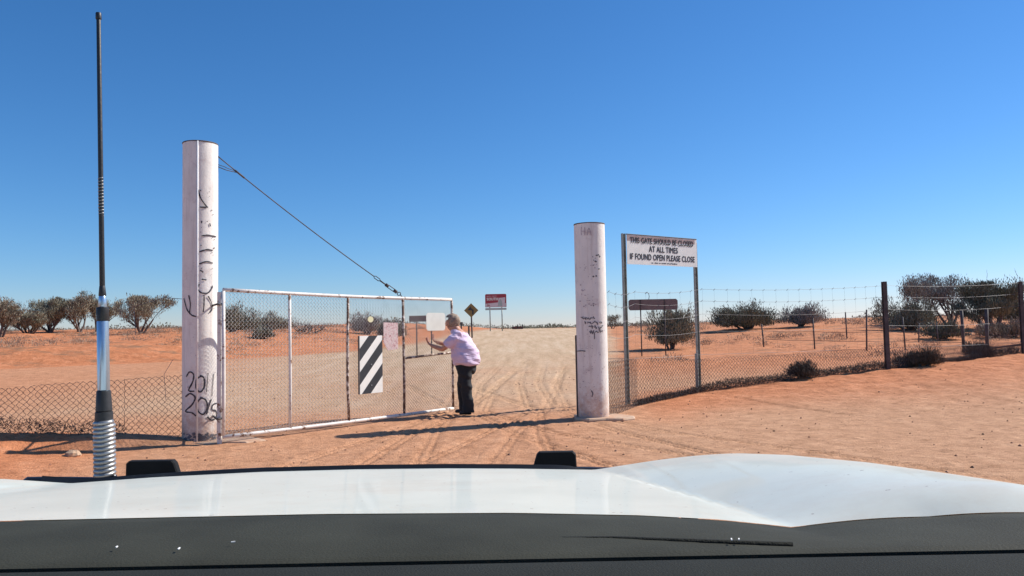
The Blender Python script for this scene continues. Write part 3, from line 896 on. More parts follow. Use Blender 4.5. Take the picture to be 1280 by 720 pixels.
for j in range(5):
    p, q_ = posts_xy[j], posts_xy[j + 1]
    L_ = math.hypot(q_[0] - p[0], q_[1] - p[1]); n = int(L_ / .30)
    for k in range(n):
        f = k / n
        x = p[0] + (q_[0] - p[0]) * f; y = p[1] + (q_[1] - p[1]) * f
        zt_ = (ztop[j] + (ztop[j + 1] - ztop[j]) * f)
        sg = 4 * f * (1 - f)
        mb.tube([(x, y, .9 - .01 * sg), (x + rr.uniform(-.02, .02), y, zt_ - .05 * sg)], .0011, 3, cap=False)
        # barbs
        for z in (zt_ - .05 * sg, .9 + (zt_ - .9) * .82 - .06 * sg):
            mb.tube([(x - .02, y, z - .02), (x + .02, y, z + .02)], .004, 3)
mb.build('netting', M['greywire'], fr)
def ipost(mb, x, y, z0, z1, w_=.09):
    mb.box((x, y - w_ / 2, (z0 + z1) / 2), (w_, .012, z1 - z0)); mb.box((x, y + w_ / 2, (z0 + z1) / 2), (w_, .012, z1 - z0))
    mb.box((x, y, (z0 + z1) / 2), (.014, w_ - .014, z1 - z0 - .004))
    return mb
for (px, topy, yy, w_) in ((1107, 352, 17.0, .085), (1277.5, 352, 19.0, .075)):
    q_ = at(px, 400, yy)
    ipost(MB(), q_.x, yy, T(q_.x, yy) - .4, at(px, topy, yy).z, w_).build('post', M['darkpost'], fr)
MB().tube([(3.66, 15.42, -.2), (3.66, 15.42, .92)], .032, 8).build('post', M['steelpost'], fr)
ipost(MB(), 19.3, 22.0, .2, 2.5).build('post', M['darkpost'], fr)

fl = empty('mesh_fence', (FL[0][0], FL[0][1], 0), 'low rusty chain link fence half sunk in red sand, left of the gateway', 'fence', 'fences running off the gateway')
tl = [.93, .90, .85, .85, .9]
for i in range(3):
    a, b2 = FL[i], FL[i + 1]
    L_ = math.hypot(b2[0] - a[0], b2[1] - a[1])
    def zb(u, a=a, b2=b2, L_=L_):
        x = a[0] + (b2[0] - a[0]) * u / L_; y = a[1] + (b2[1] - a[1]) * u / L_
        return T(x, y) - .02
    def zt(u, i=i, L_=L_): return tl[i] + (tl[i + 1] - tl[i]) * u / L_ + .01 * math.sin(3 * u)
    chainlink(a, b2, zb, zt, .082, .0042, 0, .009, 60 + i).build('wire_mesh', M['rustwire'], fl)
MB().tube([(LPX - LPR, LPY, 2.0), (-4.9, 10.8, 2.02), (-5.3, 10.75, 1.9), (-5.25, 10.7, 1.5)], .004, 4).build('loose_wire', M['greywire'], fl)
MB().tube([(-4.75, 10.75, 1.15), (-4.85, 10.7, .95), (-4.8, 10.65, .6)], .003, 4).build('loose_wire', M['greywire'], fl)
MB().tube([(-12, 8.4, 0), (-12, 8.4, 1.3)], .03, 8).build('post', M['darkpost'], fl)

# ------------------------------------------------------------------ text helper
def text_mesh(s, name, mat, parent, org, ux, uy, nrm, height, width=None, bold=.012, depth=.002, thick=.05):
    cu = bpy.data.curves.new('lettering', 'FONT')
    cu.body = s; cu.size = 1.0; cu.offset = 0; cu.resolution_u = 3; cu.space_character = 1.06
    tmp = bpy.data.objects.new('lettering', cu)
    COL.objects.link(tmp)
    dg = bpy.context.evaluated_depsgraph_get()
    me = bpy.data.meshes.new_from_object(tmp.evaluated_get(dg))
    bpy.data.objects.remove(tmp); bpy.data.curves.remove(cu)
    co = np.array([v.co[:] for v in me.vertices])
    mn, mx = co.min(0), co.max(0)
    sy = height / (mx[1] - mn[1]); sx = sy if width is None else width / (mx[0] - mn[0])
    me.vertices.foreach_set('co', np.array([(org + ux * ((c[0] - mn[0]) * sx) + uy * ((c[1] - mn[1]) * sy) + nrm * depth)[:] for c in co]).reshape(-1))
    # painted strokes are thick: repeat the outline a hair to each side
    V0 = [Vector(v.co) for v in me.vertices]; F0 = [tuple(p.vertices) for p in me.polygons]
    e_ = height * thick; mbt = MB()
    for k, (a, c) in enumerate(((0, 0), (1, 0), (-1, 0), (0, .8), (0, -.8))):
        mbt.add([v + ux * e_ * a + uy * e_ * c + nrm * .0005 * k for v in V0], F0)
    me = bpy.data.meshes.new(name); me.from_pydata(mbt.v, [], mbt.f)
    me.materials.clear(); me.materials.append(mat); me.update()
    o = bpy.data.objects.new(name, me); COL.objects.link(o)
    o.parent = parent; o.matrix_parent_inverse = Matrix.Translation(-parent.location)
    return o

def worn_line(org, ux, uy, nrm, h, w_, mat, parent, n, seed, depth):
    '''a line of print too worn to read: uneven short strokes'''
    rr = random.Random(seed); mb = MB(); st = w_ / n
    for k in range(n):
        if rr.random() < .16: continue
        x = k * st; e = st * rr.uniform(.35, .75); y0 = h * rr.uniform(0, .3); y1 = h * rr.uniform(.6, 1)
        mb.slab([(x, y0), (x + e, y0), (x + e, y1), (x, y1)], org, ux, uy, nrm, depth)
    mb.slab([(0, h * .42), (w_, h * .42), (w_, h * .52), (0, h * .52)], org, ux, uy, nrm, depth - .0006)
    return mb.build('lettering', mat, parent)

# ------------------------------------------------------------------ gate notice on two posts
A = at(781.5, 293, 14.4); B = at(869, 299, 15.55)
A0 = Vector((A.x, A.y, 0)); B0 = Vector((B.x, B.y, 0)); SL = (B0 - A0).length; sx_ = (B0 - A0) / SL; snn = Vector((sx_.y, -sx_.x, 0))
ztp = A.z; zbt = at(781, 330, 14.4).z; SH = ztp - zbt
t = empty('gate_sign', A0, 'black lettered white notice on two grey steel posts beside the right pillar', 'sign')
for (P_, zt_, nm) in ((A0, ztp + .02, 0), (B0, ztp - .06, 1)):
    mb = MB(); R_ = Matrix.Rotation(math.atan2(sx_.y, sx_.x), 3, 'Z')
    zg = -.3
    c_ = Vector((P_.x, P_.y, (zt_ + zg) / 2)) - snn * .03 - sx_ * (.02 if nm == 0 else -.015)
    mb.box(c_ - snn * .02, (.075, .008, zt_ - zg), R_)
    mb.box(c_ + sx_ * .034, (.008, .05, zt_ - zg), R_)
    mb.box(c_ - sx_ * .034, (.008, .05, zt_ - zg), R_)
    mb.build('post', M['steelpost'], t)
org = A0 + sx_ * .03 + Vector((0, 0, zbt))
BW = SL
MB().slab([(0, 0), (BW, 0), (BW, SH), (0, SH)], org, sx_, up, snn, .006).build('board', M['signwhite'], t)
MB().slab([(0.005, SH * .80), (BW - .06, SH * .83), (BW - .06, SH - .01), (0.005, SH - .01)], org + snn * .0062, sx_, up, snn, .002).build('faded_strip', M['signold'], t)
mb = MB(); mb.tube([org + up * (SH + .008), org + up * (SH + .008) + sx_ * BW], .012, 6); mb.build('top_edge', M['darkpost'], t)
text_mesh('THIS GATE SHOULD BE CLOSED', 'lettering', M['signblack'], t, org + sx_ * BW * .045 + up * SH * .735 , sx_, up, snn, SH * .19, BW * .90, .008, .0105)
text_mesh('AT ALL TIMES', 'lettering', M['signblack'], t, org + sx_ * BW * .30 + up * SH * .455, sx_, up, snn, SH * .20, BW * .41, .010, .008)
text_mesh('IF FOUND OPEN PLEASE CLOSE', 'lettering', M['signblack'], t, org + sx_ * BW * .04 + up * SH * .17, sx_, up, snn, SH * .20, BW * .92, .010, .008)
worn_line(org + sx_ * BW * .32 + up * SH * .05, sx_, up, snn, SH * .055, BW * .38, M['signblack'], t, 30, 1, .008)

# ------------------------------------------------------------------ signs beyond the gate
def board_sign(name, px0, px1, pt, pb_, Yd, posts, label, cat, mat, postmat, chamf=.06, base_py=None, flat=False):
    a = at(px0, (pt + pb_) / 2, Yd); b2 = at(px1, (pt + pb_) / 2, Yd); mid = (px0 + px1) / 2
    zt_ = at(mid, pt, Yd).z; zb_ = at(mid, pb_, Yd).z
    zg = T((a.x + b2.x) / 2, Yd)
    t = empty(name, Vector(((a.x + b2.x) / 2, Yd, zg)), label, cat)
    W_ = b2.x - a.x; H_ = zt_ - zb_; c = chamf * H_
    org = Vector((a.x, Yd, zb_))
    ux = Vector((1, 0, 0))
    MB().slab([(c, 0), (W_ - c, 0), (W_, c), (W_, H_ - c), (W_ - c, H_), (c, H_), (0, H_ - c), (0, c)], org, ux, up, Vector((0, -1, 0)), .03).build('board', mat, t)
    for p in posts:
        x = at(p, pb_, Yd).x
        MB().tube([(x, Yd + .05, T(x, Yd) - .3), (x, Yd + .05, zt_ - .1 * H_)], Yd * .0008, 8).build('post', postmat, t, True)
    return t, org, W_, H_
t, o_, W_, H_ = board_sign('brown_sign', 785.5, 847, 374, 387.5, 30.0, (801, 831), 'long blank brown board on thin posts behind the gate notice', 'sign', M['brownboard'], M['darkpost'], .15)
for f in (.24, .73):
    MB().box(o_ + Vector((W_ * f, -.04, H_ / 2)), (.05, .02, H_ * .98)).build('batten', M['darkpost'], t)
h0 = at(811, 374, 30.0)
MB().tube([h0, h0 + Vector((.02, 0, .12)), h0 + Vector((0, 0, .22)), h0 + Vector((-.07, 0, .27)), h0 + Vector((-.14, 0, .24))], .012, 6).build('wire_hook', M['darkpost'], t, True)
t, o_, W_, H_ = board_sign('brown_sign', 511.5, 541, 394.5, 402, 33.0, (520.5, 539), 'short dark brown board on thin posts, seen through gate mesh beside the blank plate', 'sign', M['brownboard'], M['darkpost'], .02)

# yellow diamond
YD = 48.0
c_ = at(589, 388, YD); hw = 9.0 / FPX * YD; zg = T(c_.x, YD)
t = empty('warning_sign', Vector((c_.x, YD, zg)), 'yellow diamond sign with a black curve arrow beyond the gate', 'road sign')
MB().slab([(0, -hw), (hw, 0), (0, hw), (-hw, 0)], c_, Vector((1, 0, 0)), up, Vector((0, -1, 0)), .02).build('panel', M['yellow'], t)
mb = MB()
mb.slab([(.06, -.26), (.15, -.26), (.15, .02), (.02, .13), (-.05, .05), (.06, -.03)], c_ + Vector((0, -.021, 0)), Vector((1, 0, 0)), up, Vector((0, -1, 0)), .004)
mb.slab([(-.20, .02), (.0, .26), (.05, .02), (-.03, .0)], c_ + Vector((-.02, -.026, 0)), Vector((1, 0, 0)), up, Vector((0, -1, 0)), .004)
mb.build('curve_arrow', M['signblack'], t)
MB().tube([(c_.x + .03, YD + .05, zg - .3), (c_.x, YD + .05, c_.z + .2)], .05, 8).build('post', M['darkpost'], t, True)

# red welcome sign
YD = 60.0
a = at(606.5, 377, YD); b2 = at(633, 377, YD); zt_ = at(620, 367.5, YD).z; zb_ = at(620, 384, YD).z
W_ = b2.x - a.x; H_ = zt_ - zb_; zg = T(a.x, YD)
t = empty('welcome_sign', Vector((a.x + W_ / 2, YD, zg)), 'red and white SOUTH sign on two posts at the road crest', 'road sign')
ux = Vector((1, 0, 0)); fn = Vector((0, -1, 0)); org = Vector((a.x, YD, zb_))
MB().slab([(0, 0), (W_, 0), (W_, H_ - .06), (W_ - .06, H_), (.06, H_), (0, H_ - .06)], org, ux, up, fn, .04).build('board', M['red'], t)
MB().slab([(.03, .02), (W_ - .05, .02), (W_ - .05, H_ * .30), (W_ * .60, H_ * .36), (.03, H_ * .27)], org + fn * .041, ux, up, fn, .004).build('lower_panel', M['pinkwhite'], t)
MB().slab([(W_ * .60, H_ * .37), (W_ * .93, H_ * .30), (W_ * .95, H_ * .74), (W_ * .64, H_ * .70)], org + fn * .041, ux, up, fn, .004).build('side_panel', M['pinkwhite'], t)
MB().slab([(W_ * .60, H_ * .06), (W_ * .80, H_ * .06), (W_ * .80, H_ * .40), (W_ * .72, H_ * .62), (W_ * .62, H_ * .40)], org + fn * .0465, ux, up, fn, .004).build('state_outline', M['greygreen'], t)
text_mesh('SOUTH', 'lettering', M['signwhite'], t, org + ux * W_ * .08 + up * H_ * .52, ux, up, fn, H_ * .20, W_ * .52, .02, .044)
worn_line(org + ux * W_ * .08 + up * H_ * .80, ux, up, fn, H_ * .08, W_ * .46, M['pinkwhite'], t, 12, 2, .044)
text_mesh('SA', 'lettering', M['red'], t, org + ux * W_ * .09 + up * H_ * .08, ux, up, fn, H_ * .14, W_ * .12, .02, .048)
MB().slab([(0, 0), (W_, 0), (W_, .16), (0, .16)], org - up * .22, ux, up, fn, .03).build('lower_strip', M['greygreen'], t)
for px in (612.5, 627.5):
    x = at(px, 390, YD).x
    MB().tube([(x, YD + .06, T(x, YD) - .3), (x, YD + .06, zb_ + .3)], .045, 8).build('post', M['steelpost'], t, True)

# low red block at the crest
YD = 68.0
c_ = at(647, 410, YD); zt_ = at(647, 408.2, YD).z; zg = T(c_.x, YD)
t = empty('low_barrier', Vector((c_.x, YD, zg)), 'low reddish brown barrier lying along the horizon at the road crest', 'barrier')
wv = 14 / FPX * YD
mb = MB()
mb.box((c_.x, YD, (zg + zt_) / 2), (wv, .25, max(.25, zt_ - zg)), bev=.03)
mb.build('panel', simple('faded_red_panel', (.20, .075, .06), .8, var=.3, scale=4), t)
for f in (-.42, 0, .42): MB().box((c_.x + wv * f, YD - .16, zg + .1), (.08, .06, .5)).build('support', M['darkpost'], t)
# short dark marker posts by the yellow sign
for (px, pt, yy, lb) in ((586, 407.5, 40.0, 'short dark marker post just left of the yellow diamond sign'), (576.5, 404.0, 42.0, 'short dark marker post with round cap behind the person\'s shoulder')):
    q_ = at(px, pt, yy); zg = T(q_.x, yy)
    mb = MB().tube([(q_.x, yy, zg - .1), (q_.x, yy, q_.z - .03), (q_.x, yy, q_.z)], [.045, .045, .05], 8)
    if px < 580: mb.tube([(q_.x, yy, q_.z - .08), (q_.x, yy, q_.z + .06)], .10, 10)
    tag(mb.build('marker_post', M['darkpost'], None, 'auto'), lb, 'marker post', 'marker posts by the road')

# paddock fence behind on the right
pf = None
plist = [(953, 405, 33), (1016.5, 398, 31), (1057, 390, 36), (1082, 387, 29), (1129, 396, 29), (1148, 404, 33), (1171, 404, 33), (1202, 388, 28), (1232, 386, 25.5), (1283, 372, 24)]
wp = []
for (px, pt, yy) in plist:
    q_ = at(px, pt, yy); zg = T(q_.x, yy)
    if pf is None:
        pf = empty('paddock_fence', Vector((q_.x, yy, zg)), 'thin wire stock fence on leaning posts far behind the right mesh fence', 'fence')
    r_ = .055 if px > 1195 and px < 1240 else .03
    ln = random.uniform(-.04, .04)
    MB().tube([(q_.x - ln, yy, zg - .3), (q_.x, yy, (q_.z + zg) / 2), (q_.x + ln, yy, q_.z)], r_, 7).build('post', M['darkpost'], pf, True)
    wp.append((q_.x, yy, zg))
main = [wp[i] for i in (0, 1, 3, 4, 7, 8, 9)]
for h in (.35, .7):
    mb = MB()
    for p, q_ in zip(main[:-1], main[1:]):
        mb.tube([(p[0], p[1], p[2] + h), ((p[0] + q_[0]) / 2, (p[1] + q_[1]) / 2, (p[2] + q_[2]) / 2 + h - .03), (q_[0], q_[1], q_[2] + h)], .008 , 4)
    mb.build('wire_strand', M['rustwire'], pf)
MB().tube([(wp[7][0], wp[7][1], wp[7][2] + .25), (wp[8][0], wp[8][1], wp[8][2] + .28), (wp[9][0], wp[9][1], wp[9][2] + .4)], .03, 6).build('rail', M['darkpost'], pf, True)

# ------------------------------------------------------------------ trees and shrubs
def grow(seed, H, Wd, nst, lean=1.0, base_frac=.3, twigs=3, depth=3):
    """stems that fan out from the base; returns branch builder and tip list"""
    rr = random.Random(seed); mb = MB(); tips = []
    def branch(p, d, L, r, lev):
        n = 4; pts = [p]; rs = [r]
        q_ = p.copy(); dd_ = d.copy()
        for k in range(n):
            dd_ = (dd_ + Vector((rr.uniform(-.22, .22), rr.uniform(-.22, .22), rr.uniform(-.05, .16)))).normalized()
            q_ = q_ + dd_ * L / n; pts.append(q_.copy()); rs.append(r * (1 - .5 * (k + 1) / n))
            if lev > 0: tips.append((q_.copy(), dd_.copy(), lev))
        mb.tube(pts, rs, 5 if lev == 0 else 4, cap=False)
        if lev < depth:
            m_ = rr.randint(2, twigs) if lev else rr.randint(3, twigs + 1)
            for j in range(m_):
                i0 = rr.randint(2, n)
                ax = Vector((rr.uniform(-1, 1), rr.uniform(-1, 1), rr.uniform(-.1, .7))).normalized()
                nd = (dd_ * .75 + ax * .75).normalized()
                branch(pts[i0], nd, L * rr.uniform(.5, .75), max(rs[i0] * .65, .008), lev + 1)
    for s_ in range(nst):
        a = 2 * math.pi * (s_ + rr.uniform(-.3, .3)) / nst
        k = rr.uniform(.35, 1.0) * lean
        d = Vector((math.cos(a) * k * Wd / H, math.sin(a) * k * Wd / H * .8, 1)).normalized()
        branch(Vector((rr.uniform(-.12, .12), rr.uniform(-.12, .12), -.1)), d, H * rr.uniform(.42, .6), .035 + .018 * H, 0)
    return mb, tips

def plant(name, px, pbase, ptop, wpx, Yd, fol, nleaf, label, cat, group, seed, nst=5, leafL=.22, leafW=.028, topbias=.0, twigs=3, depth=3, spread=None):
    if spread is None: spread = max(.2, .085 * wpx / FPX * Yd)
    q_ = at(px, pbase, Yd); zg = T(q_.x, Yd)
    H = max(at(px, ptop, Yd).z - zg, .25); Wd = wpx / FPX * Yd
    mb, tips = grow(seed, H, Wd, nst, depth=depth, twigs=twigs)
    P = np.array([t_[0][:] for t_ in tips]); D = np.array([t_[1][:] for t_ in tips]); lv = np.array([t_[2] for t_ in tips])
    # rescale to the wanted height and width
    ex = max(np.percentile(np.abs(P[:, 0]), 97), .05); ey = max(np.percentile(np.abs(P[:, 1]), 97), .05); ez = np.percentile(P[:, 2], 98.5)
    sc = np.array([(Wd / 2 - spread * .4) / ex, (Wd / 2 * .85) / ey, (H - spread * .7) / ez])
    P2 = P * sc
    V = np.array(mb.v) * sc
    loc = Vector((q_.x, Yd, zg))
    t = empty(name, loc, label, cat, group)
    mb.v = [tuple(v + np.array(loc[:])) for v in V]
    mb.build('trunk', M['bark'], t, True)
    if nleaf:
        nleaf = int(nleaf * (2.0 if topbias > .3 else 3.4))
        keep = P2[:, 2] > (topbias + RNG.normal(size=len(P2)) * .14 * (topbias > .12)) * H
        P3 = P2[keep]; D3 = D[keep]
        k = RNG.integers(0, len(P3), nleaf)
        C = P3[k] + RNG.normal(size=(nleaf, 3)) * spread * np.array([.6, .6, .42])
        if topbias < .12:
            ff = RNG.uniform(.25, 1.0, nleaf)
            C[:, 2] *= ff; C[:, :2] *= (1.0 + .25 * (1 - ff))[:, None]
        C[:, 2] = np.maximum(C[:, 2], .02)
        hi = H * (1.0 + .05 * np.sin(C[:, 0] * 3.1 + seed)) - .06
        C[:, 2] = np.where(C[:, 2] > hi, hi - np.abs(RNG.normal(size=nleaf)) * .12 * H, C[:, 2])
        dr = D3[k] * .6 + RNG.normal(size=(nleaf, 3)) * .38 + np.array([0, 0, .75]) + C / np.linalg.norm(C, axis=1)[:, None] * .3
        Q = leaves(C + np.array(loc[:]), dr, leafL * RNG.uniform(.6, 1.3, nleaf), leafW * RNG.uniform(.7, 1.4, nleaf))
        quads_mesh('crown', Q, fol, t)
    return t
G1_ = 'mulga trees along the red bank'
G2_ = 'shrubs on the red bank'
G3_ = 'trees in the right paddock'
for i, a in enumerate([
    ('mulga_tree', 0, 418, 374, 40, 46, M['brownolive'], 2600, 'brown green tree cut off by the left edge of the view', G1_, .2, 5),
    ('mulga_tree', 35, 418, 390, 44, 50, M['olive'], 2300, 'low rounded grey tree, first one right of the edge tree', G1_, .12, 6),
    ('mulga_tree', 63, 418, 373, 48, 52, M['olive'], 4480, 'flat topped grey olive tree left of the antenna', G1_, .28, 5),
    ('mulga_tree', 98, 417, 369, 46, 53, M['brownolive'], 4200, 'tall many stemmed tree just left of the antenna tube', G1_, .32, 5),
    ('mulga_tree', 122, 417, 366, 40, 55, M['olive'], 3500, 'tall grey olive tree directly behind the antenna tube', G1_, .4, 5),
    ('mulga_tree', 175, 417, 368, 62, 50, M['brownolive'], 5600, 'spreading wide tree with bare low stems between antenna and tall pillar', G1_, .45, 5),
    ('mulga_tree', 291, 415, 378, 50, 46, M['dkgreen'], 3800, 'dark dense tree seen through gate mesh nearest the hinge', G1_, .1, 6),
    ('mulga_tree', 328, 415, 388, 62, 48, M['olive'], 3600, 'broad low dark tree seen through the first gate bay', G1_, .05, 7),
    ('leafy_shrub', 330, 430, 407, 20, 40, M['dkgreen'], 700, 'small green shrub on bank front below the broad low tree', G2_, .0, 5),
    ('bare_shrub', 388, 415, 400, 46, 46, M['greyfol'], 90, 'leafless twiggy shrub on the bank behind the second gate bay', G2_, .3, 7),
    ('dry_shrub', 458, 414, 388, 36, 48, M['greyfol'], 1500, 'fine grey dry shrub behind the cream reflector disc', G2_, .1, 7),
    ('leafy_shrub', 486, 414, 398, 34, 46, M['dkgreen'], 1600, 'low dark green shrub behind the pink notice', G2_, .0, 6),
    ('leafy_shrub', 766, 411, 393, 15, 60, M['olive'], 380, 'tiny thin tree just right of the shorter pillar', G3_, .4, 3),
    ('leafy_shrub', 838, 418, 378, 46, 34, M['olive'], 4200, 'bushy grey green shrub behind the long brown board', G3_, .05, 7),
    ('leafy_shrub', 933, 406, 376, 66, 46, M['dkgreen'], 5200, 'wide dense dark green bush in the right paddock', G3_, .0, 8),
    ('dry_shrub', 1002, 407, 378, 46, 46, M['greyfol'], 2600, 'rounded grey shrub right of the wide dark green bush', G3_, .1, 7),
    ('mulga_tree', 1150, 407, 346, 66, 44, M['greyfol'], 3000, 'airy grey flat topped tree just right of the tall iron post', G3_, .55, 5),
    ('mulga_tree', 1137, 410, 370, 60, 40, M['olive'], 3600, 'lower bushy tree in front of the airy grey one', G3_, .05, 7),
    ('mulga_tree', 1190, 407, 342, 60, 42, M['greyfol'], 2600, 'tallest open branched grey tree in the right hand clump', G3_, .5, 5),
    ('mulga_tree', 1238, 410, 350, 84, 38, M['dkgreen'], 7000, 'large dark dense tree near the right edge', G3_, .15, 7),
    ('mulga_tree', 1300, 410, 346, 80, 40, M['dkgreen'], 4500, 'dark tree cut off by the right edge', G3_, .1, 6),
    ('dry_shrub', 1262, 414, 396, 56, 34, M['saltbush'], 1500, 'low grey brown bush under the large dark tree', G3_, .0, 8),
    ('dry_shrub', 1180, 412, 396, 40, 34, M['dkgreen'], 1300, 'low dark bush between the clump trees', G3_, .0, 8),
]):
    nm, px, pb_, pt, wpx, yy, fol, nl, lb, grp, tb, ns_ = a
    plant(nm, px, pb_, pt, wpx, yy, fol, nl, lb, 'tree' if nm == 'mulga_tree' else 'shrub', grp, 100 + i, ns_, topbias=tb,
          leafL=.16 if nm != 'bare_shrub' else .15, leafW=.015 if nm != 'bare_shrub' else .010)
# shrubs caught against the right fence
for i, (px, pb_, pt, wpx, yy, n, lb) in enumerate([
    (1006, 472, 447, 30, 16.2, 1100, 'dark tumbleweed caught on the right fence left of the tall iron post'),
    (1148, 457, 432, 48, 17.5, 2400, 'widest dark tumbleweed on the fence, just right of the tall iron post'),
    (1224, 450, 424, 26, 18.7, 1600, 'tall narrow dark tumbleweed on the fence farthest right')]):
    q_ = at(px, pb_, yy)
    plant('tumbleweed', px, pb_, pt, wpx, yy, M['litter'], n, lb, 'dry shrub', 'tumbleweeds caught on the right fence', 300 + i, 7, leafL=.08, leafW=.006, spread=.09)

# litter along the foot of both fences
C = []
for L_, n, side_m in ((FR[1:5], 15000, .10), (FL[1:4], 4000, .05)):
    seg = [(np.array(a[:2]), np.array(b2[:2])) for a, b2 in zip(L_[:-1], L_[1:])]
    ln = np.array([np.linalg.norm(b2 - a) for a, b2 in seg])
    k = RNG.choice(len(seg), n, p=ln / ln.sum()); f = RNG.random(n)
    A_ = np.array([seg[i][0] for i in k]); B_ = np.array([seg[i][1] for i in k])
    P = A_ + (B_ - A_) * f[:, None] + np.abs(RNG.normal(size=(n, 2))) * np.array([-.04, side_m]) + np.array([0, .05])
    hmax = .06 + .13 * np.clip(fbm(P[:, 0] * .9, P[:, 1] * .9, 3) + .35, 0, 1)
    z = TN(P[:, 0], P[:, 1]) + RNG.random(n) * hmax
    C.append(np.column_stack([P, z]))
C = np.vstack(C)
o = quads_mesh('plant_litter', leaves(C, RNG.normal(size=C.shape) + np.array([0, 0, .4]), .07, .005), M['litter'])
o['kind'] = 'stuff'; o['label'] = 'dark dry plant litter blown against the fence foot'; o['category'] = 'plant litter'

# low scrub on the banks and in the paddock, and the far scrub line
def scrub(name, pts, hgt, rad, per, mat, label, lw=.02):
    pts = np.array(pts); n = len(pts)
    z0 = TN(pts[:, 0], pts[:, 1])
    k = np.repeat(np.arange(n), per)
    m_ = len(k)
    hh_ = (hgt * (0.5 + RNG.random(n)))[k]; rd = (rad * (0.5 + RNG.random(n)))[k]
    a = RNG.random(m_) * 2 * np.pi; r_ = np.sqrt(RNG.random(m_)) * rd
    C = np.column_stack([pts[k, 0] + r_ * np.cos(a), pts[k, 1] + r_ * np.sin(a), z0[k] + RNG.random(m_) * hh_ * np.sqrt(np.clip(1 - (r_ / rd) ** 2, .05, 1))])
    D = np.column_stack([np.cos(a) * .7, np.sin(a) * .7, .6 + RNG.random(m_)]) + RNG.normal(size=(m_, 3)) * .4
    o = quads_mesh(name, leaves(C, D, hh_ * .45, lw * .55 * (hh_ / .3)), mat)
    o['kind'] = 'stuff'; o['label'] = label; o['category'] = 'scrub'
    return o
pts = []
while len(pts) < 620:
    x = RNG.uniform(-45, -2); y = RNG.uniform(33, 62)
    if x < xl(np.array(y)) - 2.2 and vnoise(np.array(x * .16), np.array(y * .3 + 5)) > -.02: pts.append((x, y))
scrub('bank_scrub', pts, .20, .42, 80, M['saltbush'], 'low grey scrub tufts on the left red bank')
pts = []
while len(pts) < 560:
    x = RNG.uniform(4, 55); y = RNG.uniform(26, 68)
    if x > xr(np.array(y)) + 1.2 and vnoise(np.array(x * .2 + 9), np.array(y * .35)) > .02: pts.append((x, y))
scrub('paddock_scrub', pts, .20, .48, 80, M['saltbush'], 'low grey scrub tufts in the right paddock')
pts = []
while len(pts) < 900:
    x = RNG.uniform(-190, 190); y = RNG.uniform(90, 190)
    if not (xl(np.array(y)) - .5 < x < xr(np.array(y)) * .8 and y < 115): pts.append((x, y))
scrub('distant_scrub', pts, .62, 1.8, 70, M['dkgreen'], 'far line of dark scrub along the horizon', lw=.05)

# pebbles and clods
n = 1900
px_ = RNG.uniform(-9, 14, n); py_ = RNG.uniform(6.2, 24, n)
rad = .006 + .016 * RNG.random(n) ** 3
zz = TN(px_, py_)
base = np.array([(1, 0, 0), (0, 1, 0), (-1, 0, 0), (0, -1, 0), (0, 0, .8), (0, 0, -.5)], float)
tri = np.array([(0, 1, 4), (1, 2, 4), (2, 3, 4), (3, 0, 4), (1, 0, 5), (2, 1, 5), (3, 2, 5), (0, 3, 5)])
jit = RNG.uniform(.6, 1.4, (n, 6, 3))
V = base[None] * jit * rad[:, None, None] + np.column_stack([px_, py_, zz + rad * .2])[:, None, :]
me = bpy.data.meshes.new('pebbles')
me.from_pydata(V.reshape(-1, 3).tolist(), [], (tri[None] + (np.arange(n) * 6)[:, None, None]).reshape(-1, 3).tolist())
me.materials.append(M['pebble'])
o = bpy.data.objects.new('pebbles', me); COL.objects.link(o); o['kind'] = 'stuff'
o['label'] = 'small dark pebbles and clods scattered over the sand'; o['category'] = 'pebbles'
# one larger stone on the mound
q_ = gnd(91, 570)
mb = MB(); rr = random.Random(2)
prof = [(0.001, -.04), (.075, -.03), (.10, .01), (.085, .045), (.05, .068), (.001, .075)]
mb.lathe(prof, q_, 12)
mb.v = [(v[0] + rr.uniform(-.012, .012), v[1] * 1 + rr.uniform(-.012, .012), v[2] + rr.uniform(-.008, .008)) for v in mb.v]
tag(mb.build('stone', M['rock'], None, False), 'single pale stone lying on the red mound below the left fence', 'stone')

# ------------------------------------------------------------------ person
FW = Vector((-.96, .28, 0)); SD = Vector((-.28, -.96, 0))
pbx = at(581, 516, 13.5)
PB = Vector((pbx.x, 13.5, T(pbx.x, 13.5)))
def L3(f, s_, z): return PB + FW * f + SD * s_ + Vector((0, 0, z))
def skin_obj(name, nodes, edges, mat, parent, root=0, sub=2):
    me = bpy.data.meshes.new(name)
    me.from_pydata([L3(*n_[:3]) for n_ in nodes], edges, []); me.update()
    me.materials.append(mat)
    o = bpy.data.objects.new(name, me); COL.objects.link(o)
    md = o.modifiers.new('skin', 'SKIN'); md.use_smooth_shade = True
    if not me.skin_vertices: pass
    lay = me.skin_vertices[0] if me.skin_vertices else None
    if lay is None:
        bpy.context.view_layer.objects.active = o
        bpy.ops.mesh.customdata_skin_add(); lay = me.skin_vertices[0]
    for i, n_ in enumerate(nodes):
        r_ = n_[3]; r2 = n_[4] if len(n_) > 4 else r_
        lay.data[i].radius = (r_, r2); lay.data[i].use_root = (i == root)
    sb = o.modifiers.new('smooth', 'SUBSURF'); sb.levels = sub; sb.render_levels = sub
    # bake so the result is an ordinary mesh
    dg = bpy.context.evaluated_depsgraph_get()
    m2 = bpy.data.meshes.new_from_object(o.evaluated_get(dg))
    o.modifiers.clear(); o.data = m2
    m2.materials.clear(); m2.materials.append(mat)
    m2.polygons.foreach_set('use_smooth', [True] * len(m2.polygons))
    o.parent = parent; o.matrix_parent_inverse = Matrix.Translation(-parent.location)
    return o
per = empty('person', PB, 'person in lilac shirt and black trousers leaning on the gate mesh with both hands', 'person')
